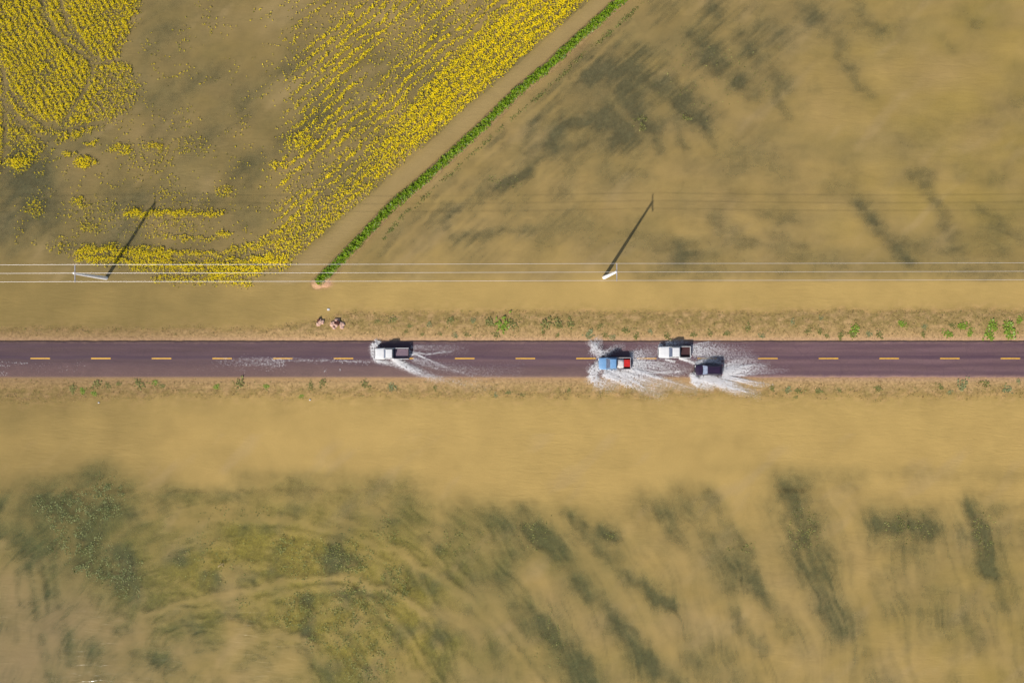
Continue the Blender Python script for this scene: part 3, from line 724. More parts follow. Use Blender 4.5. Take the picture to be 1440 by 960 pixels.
# ------------------------------------------------------------------ roadside weeds, each a plant of its own
VIS_DASH = [k for k in range(17) if k != 11]
ORD = 'first second third fourth fifth sixth seventh eighth ninth tenth eleventh twelfth'.split()
WEEDS_UP = [(634, 451, 6), (619, 469, 3.5), (594, 470, 3.5), (640, 472, 4), (656, 470, 4), (689, 453, 8), (707, 456, 9), (721, 456, 7), (698, 471, 5), (768, 456, 8), (784, 455, 7), (802, 456, 6), (829, 470, 7), (851, 471, 4.5), (843, 459, 4), (784, 471, 3.5),
            (862, 474, 4), (880, 464, 6), (894, 472, 5), (915, 467, 4), (938, 472, 5), (975, 470, 5), (998, 469, 4.5), (1022, 469, 6), (1070, 472, 4), (1051, 461, 5), (1114, 452, 4), (1136, 465, 4), (1152, 466, 4.5), (1162, 472, 5), (1182, 472, 5), (1202, 464, 8), (1199, 471, 5), (1221, 469, 5), (1236, 470, 5),
            (1269, 456, 6), (1300, 459, 5), (1298, 470, 4.5), (1332, 469, 8), (1339, 458, 5), (1355, 458, 7), (1364, 467, 6), (1396, 458, 8), (1391, 471, 8), (1418, 466, 11), (1416, 457, 6), (1434, 449, 6), (1154, 448, 3.5), (571, 466, 3), (530, 452, 4), (552, 450, 5), (665, 451, 4), (604, 456, 4), (576, 458, 3.5)]
WEEDS_LO = [(1086, 546, 5.5), (1108, 548, 5), (1123, 549, 5), (1119, 559, 4), (1151, 549, 5), (1180, 548, 4), (1234, 546, 5), (1322, 544, 5), (1336, 551, 4.5), (1352, 542, 7), (1386, 540, 7), (1416, 547, 6), (1432, 537, 4), (103, 547, 7), (116, 549, 6), (137, 540, 6), (152, 542, 5), (132, 553, 5), (167, 539, 4), (197, 540, 8), (218, 538, 5), (228, 543, 4),
            (305, 543, 5), (337, 539, 7), (375, 543, 5), (423, 557, 4), (437, 543, 6), (454, 538, 6), (513, 540, 6), (551, 543, 6), (697, 555, 4), (715, 552, 5), (735, 555, 4), (800, 549, 4), (612, 545, 3.5)]
rng = np.random.default_rng(25)
WEED_MATS = [simple('weed_leaf_fresh', lin((124, 158, 30)), lin((164, 186, 70)), 0.5, 9, trans=0.25), simple('weed_leaf_dull', lin((132, 132, 58)), lin((166, 160, 92)), 0.6, 9, trans=0.25), simple('weed_leaf_grey', lin((134, 142, 88)), lin((178, 180, 124)), 0.6, 9, trans=0.25)]
def weed_mesh(mat, seed):
    r = np.random.default_rng(seed); vs, fs = [], []
    for q in range(46):
        yaw = r.uniform(0, 2 * np.pi); L = r.uniform(0.25, 0.62); wd = r.uniform(0.07, 0.13); lift = r.uniform(0.10, 0.6)
        ox, oy = r.normal(0, 0.38, 2)
        a_ = np.array([np.cos(yaw), np.sin(yaw)]); s2 = np.array([-a_[1], a_[0]])
        b0 = len(vs)
        for tt, ww, zz in ((0, 0.25, 0.0), (0.45, 1.0, lift * 0.7), (1.0, 0.12, lift * r.uniform(0.5, 1.0))):
            for sg in (-1, 1):
                p_ = np.array([ox, oy]) + a_ * L * 0.75 * tt + s2 * sg * wd * ww
                vs.append((p_[0], p_[1], zz))
        fs += [(b0, b0 + 1, b0 + 3, b0 + 2), (b0 + 2, b0 + 3, b0 + 5, b0 + 4)]
    return pymesh('weed', vs, fs, mat)
def stem_mesh(mat):
    vs, fs = [], []
    for k_ in range(6):
        a_ = k_ * math.pi / 3; vs += [(0.05 * math.cos(a_), 0.05 * math.sin(a_), -0.25), (0.03 * math.cos(a_), 0.03 * math.sin(a_), 0.3)]
    for k_ in range(6): b_ = (k_ + 1) % 6; fs.append((2 * k_, 2 * b_, 2 * b_ + 1, 2 * k_ + 1))
    fs.append(tuple(2 * k_ + 1 for k_ in range(6)))
    return pymesh('weed_stem', vs, fs, mat)
WM = [[weed_mesh(m_, 50 + 7 * i_ + j_) for j_ in range(4)] for i_, m_ in enumerate(WEED_MATS)]
STEM = stem_mesh(simple('weed_stalk', lin((120, 104, 60)), None, 0.8))
by_dash = {}
for side, lst in (('upper', WEEDS_UP), ('lower', WEEDS_LO)):
    for (wu_, wv_, rr) in lst:
        best = min(VIS_DASH, key=lambda k_: abs(43 + 85.25 * k_ + 14 - wu_))
        by_dash.setdefault((side, best), []).append((wu_, wv_, rr))
for (side, best), lst in sorted(by_dash.items()):
    lst.sort()
    rank = VIS_DASH.index(best)
    if rank < 8: dash = 'the ' + ORD[rank] + ' yellow dash from left'
    else: dash = 'the ' + (ORD[len(VIS_DASH) - 1 - rank] + ' ' if rank < len(VIS_DASH) - 1 else '') + ('yellow dash from right' if rank < len(VIS_DASH) - 1 else 'rightmost yellow dash')
    for q, (wu_, wv_, rr) in enumerate(lst):
        fresh = 0 if (wu_ > 1180 and side == 'upper' and rr > 5.5) or rr > 8.5 else (2 if (rng.uniform() < 0.35) else 1)
        if wu_ < 470: fresh = 1 if rng.uniform() < .6 else 0
        word = ['bright green', 'dull green', 'grey-green'][fresh]
        which = ('lone ' if len(lst) == 1 else ORD[q] + ' ')
        label = '%s%s weed %s %s, %s verge' % (which, word, 'above' if side == 'upper' else 'below', dash, side)
        z0 = float(max(ground_z(np.array([wu_]), np.array([wv_]))[0], -0.02))
        t_ = thing('roadside_weed', label, 'weed', px(wu_, wv_, 0.0) + Vector((0, 0, z0)), rng.uniform(0, 6.28), 'weeds on the road verges')
        s0 = rr * S * rng.uniform(0.95, 1.35)
        o_ = link('leaves', WM[fresh][int(rng.integers(4))], t_); o_.scale = (s0 * 1.2, s0 * 0.9, s0 * 0.36)
        o_ = link('stem', STEM, t_); o_.scale = (s0, s0, s0 * 0.36)

# ------------------------------------------------------------------ shape helpers for built things
def box_v(c, s):
    cx, cy, cz = c; a_, b_, d_ = s[0] / 2, s[1] / 2, s[2] / 2
    return [(cx + i_ * a_, cy + j_ * b_, cz + k_ * d_) for i_ in (-1, 1) for j_ in (-1, 1) for k_ in (-1, 1)]
BOX_F = [(0, 1, 3, 2), (4, 6, 7, 5), (0, 4, 5, 1), (2, 3, 7, 6), (0, 2, 6, 4), (1, 5, 7, 3)]
import bmesh
def bev_box(name, boxes, mat, bevel=0.02, seg=2):
    bm = bmesh.new()
    for c_, s_2 in boxes:
        vs = [bm.verts.new(q) for q in box_v(c_, s_2)]
        for f_ in BOX_F: bm.faces.new([vs[k_] for k_ in f_])
    bmesh.ops.recalc_face_normals(bm, faces=bm.faces)
    if bevel: bmesh.ops.bevel(bm, geom=list(bm.edges), offset=bevel, segments=seg, affect='EDGES', profile=0.6)
    me = bpy.data.meshes.new(name); bm.to_mesh(me); bm.free(); me.materials.append(mat)
    return me
def loft(name, sections, mat, close=True, smooth_shade=False):
    """sections: lists of (x,y,z) rings of equal length"""
    n = len(sections[0]); vs = [q for s_3 in sections for q in s_3]; fs = []
    for i_ in range(len(sections) - 1):
        for k_ in range(n):
            k2_ = (k_ + 1) % n
            fs.append((i_ * n + k_, i_ * n + k2_, (i_ + 1) * n + k2_, (i_ + 1) * n + k_))
    if close:
        fs.append(tuple(range(n))[::-1]); fs.append(tuple((len(sections) - 1) * n + k_ for k_ in range(n)))
    me = pymesh(name, vs, fs, mat, smooth_shade)
    bm = bmesh.new(); bm.from_mesh(me); bmesh.ops.recalc_face_normals(bm, faces=bm.faces); bm.to_mesh(me); bm.free()
    return me
def tube(name, p0, p1, r0, r1, mat, n=12, smooth_shade=True):
    p0, p1 = Vector(p0), Vector(p1); d = (p1 - p0).normalized()
    a_ = d.orthogonal().normalized(); b_ = d.cross(a_)
    rings = [[tuple(p + (a_ * math.cos(2 * math.pi * k_ / n) + b_ * math.sin(2 * math.pi * k_ / n)) * r) for k_ in range(n)] for p, r in ((p0, r0), (p1, r1))]
    return loft(name, rings, mat, True, smooth_shade)

# ------------------------------------------------------------------ power line
CONC = simple('pale_concrete', (0.88, 0.87, 0.88), (0.80, 0.79, 0.80), 0.8, 3)
STEEL = simple('galvanised_steel', lin((205, 200, 200)), lin((180, 176, 178)), 0.5, 5, 0.3)
PORC = simple('porcelain', lin((170, 150, 140)), None, 0.25, 5)
POLE_H = 11.5
WIRE_Z = POLE_H + 0.22
poles = [((149.3, 391.0), (103.4, 384.2), 'white concrete power pole standing beside the canola, left of the dike'),
         ((849.5, 390.0), (866.0, 382.6), 'white concrete power pole right of the dike, above the blue pickup')]
for (b0, t0, lab) in poles:
    B = px(*b0, 0); T = px(*t0, POLE_H)
    root = thing('power_pole', lab, 'pole', B)
    top = T - B
    rings = []
    for q in np.linspace(-0.06, 1, 9):
        c_ = Vector((top.x * q, top.y * q, POLE_H * q)); r = 0.31 - 0.15 * max(q, 0)
        rings.append([(c_.x + r * math.cos(math.pi / 8 + k_ * math.pi / 4), c_.y + r * math.sin(math.pi / 8 + k_ * math.pi / 4), c_.z) for k_ in range(8)])
    link('shaft', loft('shaft', rings, CONC), root)
    link('crossarm', bev_box('crossarm', [((top.x + 0.16, top.y, POLE_H - 0.12), (0.13, 2.75, 0.12))], STEEL, 0.01), root)
    link('arm_brace', bev_box('arm_brace', [((top.x + 0.10, top.y, POLE_H - 0.35), (0.05, 0.9, 0.05))], STEEL, 0.005), root)
    for dy in (-1.28, 0.0, 1.28):
        rr = [(0.03, 0), (0.05, 0.03), (0.075, 0.06), (0.05, 0.09), (0.075, 0.12), (0.04, 0.16), (0.03, 0.22)]
        rings = [[(top.x + 0.16 + r * math.cos(k_ * math.pi / 5), top.y + dy + r * math.sin(k_ * math.pi / 5), POLE_H - 0.06 + h_) for k_ in range(10)] for r, h_ in rr]
        link('insulator', loft('insulator', rings, PORC, True, True), root)
WIRE = simple('aluminium_wire', (0.95, 0.91, 0.90), (0.90, 0.85, 0.84), 0.35, 2, 0.35)
P1 = px(*poles[0][1], POLE_H); P2 = px(*poles[1][1], POLE_H)
span = P2.x - P1.x
for dy, lab in ((1.28, 'topmost of three pale overhead wires in the photo, farthest from the road'), (0.0, 'middle of the three pale overhead wires between the power poles'), (-1.28, 'lowest of three pale overhead wires in the photo, nearest the road')):
    rings = []
    for xw in np.linspace(P1.x - 2 * span, P2.x + 2 * span, 201):
        ph = ((xw - P1.x) / span) % 1.0
        yy = P1.y + (P2.y - P1.y) * (xw - P1.x) / span + dy
        zz = WIRE_Z + 0.16 - 0.9 * 4 * ph * (1 - ph) * 0.5
        r = 0.0165
        rings.append([(xw, yy + r * math.cos(k_ * math.pi / 3), zz - 0.10 + r * math.sin(k_ * math.pi / 3)) for k_ in range(6)])
    link('overhead_wire', loft('overhead_wire', rings, WIRE, True, True), label=lab, category='wire', group='overhead wires')

# ------------------------------------------------------------------ vehicles
def paint(name, a, b=None, rough=0.28):
    m_ = simple(name, lin(a), lin(b) if b else None, rough, 2.0, 0.0, 0.5)
    p_ = m_.node_tree.nodes['Principled BSDF']; p_.inputs['Coat Weight'].default_value = 0.6; p_.inputs['Coat Roughness'].default_value = 0.08
    return m_
GLASS = simple('dark_car_glass', (0.03, 0.035, 0.045), (0.02, 0.025, 0.03), 0.06, 2, 0, 0.6)
GLASS_B = simple('grey_blue_windscreen', lin((120, 130, 150)), lin((90, 98, 120)), 0.12, 1.5, 0, 0.6)  # grey-blue base colour, lighter than the other panes
GLASS_P = simple('windscreen_painted_sky', lin((176, 186, 205)), lin((120, 130, 155)), 0.12, 2.5, 0, 0.6)  # pale sky reflection painted into the glass colour
RUBBER = simple('tyre_rubber', (0.018, 0.017, 0.018), (0.03, 0.028, 0.026), 0.85, 8)
RIM = simple('steel_rim', (0.42, 0.42, 0.43), (0.3, 0.3, 0.3), 0.35, 6, 0.7)
TRIM = simple('black_trim', (0.02, 0.02, 0.022), (0.035, 0.033, 0.033), 0.6, 8)
CHROME = simple('bumper_metal', (0.5, 0.5, 0.52), (0.4, 0.4, 0.42), 0.25, 4, 0.8)
LAMP = simple('lamp_lens', (0.75, 0.75, 0.72), (0.6, 0.6, 0.58), 0.15, 8)
TAIL = simple('tail_lamp_lens', (0.45, 0.02, 0.02), (0.3, 0.015, 0.015), 0.2, 8)

def section(x_, hw, zb, zt, crown=0.03):
    return [(x_, -hw * 0.93, zb), (x_, -hw, zb + 0.16), (x_, -hw, zt - 0.22), (x_, -hw + 0.03, zt - 0.07), (x_, -hw + 0.12, zt), (x_, -hw * 0.4, zt + crown),
            (x_, hw * 0.4, zt + crown), (x_, hw - 0.12, zt), (x_, hw - 0.03, zt - 0.07), (x_, hw, zt - 0.22), (x_, hw, zb + 0.16), (x_, hw * 0.93, zb)]
def pane(q4, ins, off):
    """an inset panel laid 'off' metres proud of a four-cornered face"""
    c_ = [Vector(q) for q in q4]; nrm = (c_[1] - c_[0]).cross(c_[3] - c_[0]).normalized()
    mid = sum(c_, Vector()) / 4
    o_ = []
    for q in c_:
        d = q - mid
        o_.append(mid + d * (1 - ins))
    return [tuple(q + nrm * off) for q in o_] + [tuple(q - nrm * 0.01) for q in o_]
PANE_F = [(0, 1, 2, 3), (0, 4, 5, 1), (1, 5, 6, 2), (2, 6, 7, 3), (3, 7, 4, 0)]
def split(q4, t0, t1):
    a_, b_, c_, d = [Vector(q) for q in q4]
    return [a_.lerp(b_, t0), a_.lerp(b_, t1), d.lerp(c_, t1), d.lerp(c_, t0)]
def wheel_mesh():
    prof = [(0.20, -0.10), (0.33, -0.115), (0.36, -0.08), (0.365, 0.0), (0.36, 0.08), (0.33, 0.115), (0.20, 0.10)]
    n = 20
    rings = [[(r * math.cos(2 * math.pi * k_ / n), yy, r * math.sin(2 * math.pi * k_ / n)) for k_ in range(n)] for r, yy in prof]
    t_ = loft('tyre', rings, RUBBER, False, True)
    prof = [(0.02, 0.06), (0.10, 0.065), (0.17, 0.045), (0.205, 0.095), (0.205, -0.095), (0.02, -0.05)]
    rings = [[(r * math.cos(2 * math.pi * k_ / n), yy, r * math.sin(2 * math.pi * k_ / n)) for k_ in range(n)] for r, yy in prof]
    return t_, loft('rim', rings, RIM, True, True)
TYRE, RIMM = wheel_mesh()

def vehicle(name, label, cat, cu_, cv2, L, W, H, hood, ws, roof, body_mat, roof_mat, screen, suv=False, bed_mat=None, side_mat=None, yaw=0.0):
    side_mat = side_mat or body_mat
    pos_ = px(cu_, cv2, 1.0)
    zr = float(road_z(np.array([cu_]), np.array([cv2]))[0])
    R = thing(name, label, cat, (pos_.x, pos_.y, zr), math.pi + yaw)
    hw = W / 2; zb = 0.36; belt = 1.02
    f = L / 2; xb = f - hood; xt = xb - ws; xr = xt - roof
    rear = -L / 2 if suv else xr - 0.16
    xrb = (-L / 2 + 0.22) if suv else xr - 0.13
    # body shell
    secs = []
    if suv: secs += [section(-f, hw * 0.90, zb + 0.16, belt - 0.10), section(-f + 0.10, hw * 0.96, zb + 0.02, belt)]
    else: secs += [section(rear, hw, zb, belt)]
    secs += [section(xr, hw, zb, belt), section(xb, hw, zb, belt), section(xb + 0.12, hw * 0.995, zb, belt + 0.005), section(f - 0.75, hw * 0.985, zb, belt - 0.03), section(f - 0.34, hw * 0.955, zb + 0.02, belt - 0.08, 0.04), section(f - 0.10, hw * 0.90, zb + 0.04, belt - 0.15, 0.04), section(f, hw * 0.82, zb + 0.12, belt - 0.28, 0.02)]
    link('body', loft('body', secs, body_mat, True, False), R)
    link('hood', loft('hood', [[(xx, -ww, zz), (xx, -ww * 0.5, zz + 0.035), (xx, ww * 0.5, zz + 0.035), (xx, ww, zz), (xx, ww, zz - 0.05), (xx, -ww, zz - 0.05)] for xx, ww, zz in ((xb + 0.05, hw * 0.84, belt + 0.02), (xb + hood * 0.5, hw * 0.83, belt + 0.005), (f - 0.36, hw * 0.78, belt - 0.045), (f - 0.20, hw * 0.70, belt - 0.09))], body_mat), R)
    # cab: bottom and top corners
    b0, b1 = hw * 0.93, hw * 0.76
    bl = [(xb, -b0, belt - 0.03), (xb, b0, belt - 0.03), (xrb, b0, belt - 0.03), (xrb, -b0, belt - 0.03)]
    xrt = xr if not suv else -L / 2 + 0.50
    tp = [(xt, -b1, H - 0.05), (xt, b1, H - 0.05), (xrt, b1, H - 0.05), (xrt, -b1, H - 0.05)]
    link('cab', pymesh('cab', bl + tp, [(0, 1, 5, 4), (1, 2, 6, 5), (2, 3, 7, 6), (3, 0, 4, 7), (4, 5, 6, 7)], roof_mat), R)
    rs = []
    for xx, ww, zz in ((xt + 0.02, b1 * 0.93, H - 0.05), (xt - 0.10, b1 * 0.99, H - 0.012), ((xt + xrt) / 2, b1, H), (xrt + 0.10, b1 * 0.99, H - 0.012), (xrt - 0.02, b1 * 0.93, H - 0.05)):
        rs.append([(xx, -ww, zz - 0.03), (xx, -ww + 0.05, zz), (xx, 0, zz + 0.025), (xx, ww - 0.05, zz), (xx, ww, zz - 0.03), (xx, ww * 0.9, zz - 0.09), (xx, -ww * 0.9, zz - 0.09)])
    link('roof', loft('roof', rs, roof_mat), R)
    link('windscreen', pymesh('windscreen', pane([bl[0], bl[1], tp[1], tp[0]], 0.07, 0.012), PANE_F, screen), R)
    link('rear_window', pymesh('rear_window', pane([bl[2], bl[3], tp[3], tp[2]], 0.12, 0.012), PANE_F, GLASS), R)
    cuts = ((0.05, 0.50), (0.55, 0.95)) if not suv else ((0.05, 0.36), (0.40, 0.66), (0.70, 0.95))
    for face in ([bl[1], bl[2], tp[2], tp[1]], [tp[3], tp[0], bl[0], bl[3]]):
        for t0_, t1_ in cuts:
            if face[0] == tp[3]: q4 = split([face[0], face[1], face[2], face[3]], 1 - t1_, 1 - t0_)
            else: q4 = split(face, t0_, t1_)
            link('side_window', pymesh('side_window', pane(q4, 0.10, 0.012), PANE_F, GLASS), R)
    # wheels
    for wx in (f - 0.92, -f + (1.05 if not suv else 0.85)):
        for sg in (-1, 1):
            w_ = bpy.data.objects.new('wheel', None); COL.objects.link(w_); w_.parent = R; w_.empty_display_size = 0.1
            w_.location = (wx, sg * (hw - 0.12), 0.36); w_.rotation_euler = (0, 0, 0 if sg > 0 else math.pi)
            link('tyre', TYRE, w_); link('rim', RIMM, w_)
            n = 10; arch = []
            for r in (0.40, 0.46):
                arch.append([(wx + r * math.cos(math.pi * k_ / n), sg * (hw + 0.012), 0.36 + r * math.sin(math.pi * k_ / n)) for k_ in range(n + 1)])
            vs = arch[0] + arch[1] + [(q[0], q[1] - sg * 0.08, q[2]) for q in arch[0]] + [(q[0], q[1] - sg * 0.08, q[2]) for q in arch[1]]
            fs = [(k_, k_ + 1, n + 2 + k_, n + 1 + k_) for k_ in range(n)] + [(n + 1 + k_, n + 2 + k_, 3 * n + 4 + k_, 3 * n + 3 + k_) for k_ in range(n)]
            link('wheel_arch', pymesh('wheel_arch', vs, fs, TRIM), R)
    # front and rear details
    link('front_bumper', bev_box('front_bumper', [((f + 0.02, 0, 0.50), (0.16, W * 0.90, 0.20))], CHROME if not suv else TRIM, 0.04), R)
    link('rear_bumper', bev_box('rear_bumper', [((-f - 0.04, 0, 0.50), (0.14, W * 0.92, 0.16))], CHROME if not suv else TRIM, 0.03), R)
    link('grille', bev_box('grille', [((f + 0.005, 0, 0.70), (0.04, W * 0.5, 0.12))], TRIM, 0.008), R)
    for sg in (-1, 1):
        link('headlight', bev_box('headlight', [((f - 0.04, sg * hw * 0.66, 0.72), (0.14, 0.32, 0.16))], LAMP, 0.03), R)
        link('tail_light', bev_box('tail_light', [((-f - 0.005, sg * (hw - 0.10), 0.80), (0.05, 0.13, 0.30))], TAIL, 0.012), R)
        link('side_mirror', bev_box('side_mirror', [((xb - 0.12, sg * (hw + 0.10), belt + 0.07), (0.10, 0.22, 0.15))], TRIM if suv or sg < 9 else TRIM, 0.025), R)
        for dx in ((xb - 0.55,) if not suv else (xb - 0.7, xb - 1.55)):
            link('door_handle', bev_box('door_handle', [((dx - 0.1, sg * (hw + 0.008), belt - 0.16), (0.16, 0.03, 0.035))], TRIM, 0.006), R)
    for sg in (-0.35, 0.25):
        link('wiper', bev_box('wiper', [((xb - 0.06, sg * hw, belt + 0.045), (0.03, hw * 0.6, 0.015))], TRIM, 0), R)
    if suv:
        for sg in (-1, 1):
            link('roof_rail', bev_box('roof_rail', [(((xt + xrt) / 2, sg * b1 * 0.86, H + 0.045), (roof * 0.85, 0.04, 0.04))], TRIM, 0.01), R)
    else:
        x0, x1 = -f, rear - 0.02
        cx_, lx = (x0 + x1) / 2, (x1 - x0)
        link('bed_floor', bev_box('bed_floor', [((cx_, 0, 0.60), (lx - 0.06, W - 0.22, 0.06))], bed_mat or body_mat, 0.0), R)
        for sg in (-1, 1):
            link('bed_side', bev_box('bed_side', [((cx_, sg * (hw - 0.055), (zb + belt) / 2), (lx, 0.09, belt - zb))], side_mat, 0.025), R)
            link('bed_shade_strip', bev_box('bed_shade_strip', [((cx_, sg * (hw - 0.155), 0.79), (lx - 0.1, 0.05, 0.40))], BEDK, 0.008), R)  # added dark strips painting the shade along the inner bed walls
            link('wheel_well', bev_box('wheel_well', [((-f + 1.05, sg * (hw - 0.25), 0.70), (0.85, 0.22, 0.22))], bed_mat or body_mat, 0.05), R)
        link('headboard', bev_box('headboard', [((x1 - 0.04, 0, (0.6 + belt) / 2), (0.06, W - 0.22, belt - 0.62))], BEDK if bed_mat is BEDG else side_mat, 0.012), R)
        link('tailgate', bev_box('tailgate', [((x0 + 0.04, 0, (zb + 0.1 + belt) / 2), (0.07, W - 0.21, belt - zb - 0.12))], BEDK if bed_mat is BEDG else side_mat, 0.012), R)
    return R, (pos_, zr)

WHITE = paint('white_paint', (250, 248, 246), (240, 238, 236))
BLUE = paint('sky_blue_paint', (140, 184, 226), (122, 168, 214))
PURP = paint('dark_plum_paint', (56, 36, 62), (46, 31, 52))
PALE = paint('cream_bed_paint', (232, 226, 226), (206, 196, 196))
BEDG = simple('grey_bed_liner', lin((140, 118, 130)), lin((120, 100, 112)), 0.8, 5)
BEDB = simple('rusty_bed_floor', lin((84, 42, 44)), lin((60, 34, 36)), 0.8, 4)
BEDK = simple('black_bed_floor_and_shade', lin((48, 36, 44)), lin((60, 44, 48)), 0.8, 5)  # blue pickup's bed floor, also the painted shade strips inside bed walls
t1, _ = vehicle('pickup_truck', 'white pickup with an empty grey bed driving alone, ahead on the left', 'pickup', 551, 497, 5.5, 1.86, 1.74, 1.45, 0.42, 1.02, WHITE, WHITE, GLASS_B, bed_mat=BEDG)
t2, pb = vehicle('pickup_truck', 'light blue pickup carrying white and red loads, throwing up spray', 'pickup', 864.5, 511, 5.25, 2.0, 1.80, 1.2, 0.62, 0.95, BLUE, BLUE, GLASS_B, bed_mat=BEDK, side_mat=PALE)
t3, _ = vehicle('pickup_truck', 'white pickup with a rust-brown bed beside the dark estate car', 'pickup', 949, 495, 5.2, 1.94, 1.74, 1.62, 0.5, 1.10, WHITE, WHITE, GLASS_B, bed_mat=BEDB)
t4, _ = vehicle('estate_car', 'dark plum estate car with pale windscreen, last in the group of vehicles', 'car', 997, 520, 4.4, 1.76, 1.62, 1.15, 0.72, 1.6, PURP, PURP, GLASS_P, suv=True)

# loads in the blue pickup's bed
def bundle(name, mat, lx, ly, lz, seed):
    r = np.random.default_rng(seed); secs = []
    for xx in np.linspace(-0.5, 0.5, 9):
        e = math.sqrt(max(0.05, 1 - (abs(xx) * 1.75) ** 4))
        ring = []
        for k_ in range(14):
            a_ = math.pi * k_ / 13
            cy = math.copysign(abs(math.cos(a_)) ** 0.55, math.cos(a_)); sz_ = abs(math.sin(a_)) ** 0.55
            j_ = 1 + r.normal(0, 0.035)
            ring.append((xx * lx, -cy * ly / 2 * j_ * (0.85 + 0.15 * e), sz_ * lz * e * j_))
        secs.append(ring)
    return loft(name, secs, mat, True, True)
TARP = simple('white_tarpaulin', lin((240, 236, 234)), lin((206, 196, 190)), 0.7, 3)
REDM = simple('red_plastic', lin((228, 46, 38)), lin((194, 26, 26)), 0.45, 3)
base = Vector((pb[0].x, pb[0].y, pb[1] + 0.632))
o_ = link('cargo_bundle', bundle('cargo_bundle', TARP, 1.2, 1.52, 0.60, 5), label='white tarpaulin bundle behind the cab of the blue pickup', category='cargo')
o_.location = base + Vector((0.92, 0, 0))
crate = thing('cargo_crate', 'red plastic crate at the tail of the blue pickup bed', 'crate', base + Vector((1.98, 0.06, 0)))
link('crate_floor', bev_box('crate_floor', [((0, 0, 0.03), (0.92, 1.12, 0.05))], REDM, 0.01), crate)
for c_, s_4 in (((0, 0.55, 0.25), (0.92, 0.05, 0.48)), ((0, -0.55, 0.25), (0.92, 0.05, 0.48)), ((0.45, 0, 0.25), (0.05, 1.04, 0.48)), ((-0.45, 0, 0.25), (0.05, 1.04, 0.48))):
    link('crate_side', bev_box('crate_side', [(c_, s_4)], REDM, 0.012), crate)
link('crate_lid', bev_box('crate_lid', [((0, 0, 0.515), (0.96, 1.16, 0.045)), ((0, 0.3, 0.545), (0.7, 0.06, 0.03)), ((0, -0.3, 0.545), (0.7, 0.06, 0.03))], REDM, 0.01), crate)

# ------------------------------------------------------------------ spray and foam thrown up by the vehicles, glints drawn as flecks
m, nt, p, out = new_mat('white_water')
p.inputs['Base Color'].default_value = (0.96, 0.94, 0.94, 1); p.inputs['Roughness'].default_value = 0.35
tr_ = nd(nt, 'ShaderNodeBsdfTranslucent'); tr_.inputs[0].default_value = (0.9, 0.88, 0.88, 1)
mx = nd(nt, 'ShaderNodeMixShader')
nt.links.new(ramp_range(nt, noise(nt, 3.0, 3, 0.6, geo_pos(nt)), 0.3, 0.7, 0.05, 0.3), mx.inputs[0])
nt.links.new(p.outputs[0], mx.inputs[1]); nt.links.new(tr_.outputs[0], mx.inputs[2]); nt.links.new(mx.outputs[0], out.inputs[0])
SPRAY = m
def along(pts, t):
    P_ = np.array(pts, float); n = len(P_) - 1
    q = np.clip(t, 0, 0.9999) * n; i_ = q.astype(int); fr_ = (q - i_)[:, None]
    pos_ = P_[i_] * (1 - fr_) + P_[i_ + 1] * fr_
    d = P_[i_ + 1] - P_[i_]; d /= np.hypot(d[:, 0], d[:, 1])[:, None] + 1e-9
    return pos_, np.stack([-d[:, 1], d[:, 0]], 1)
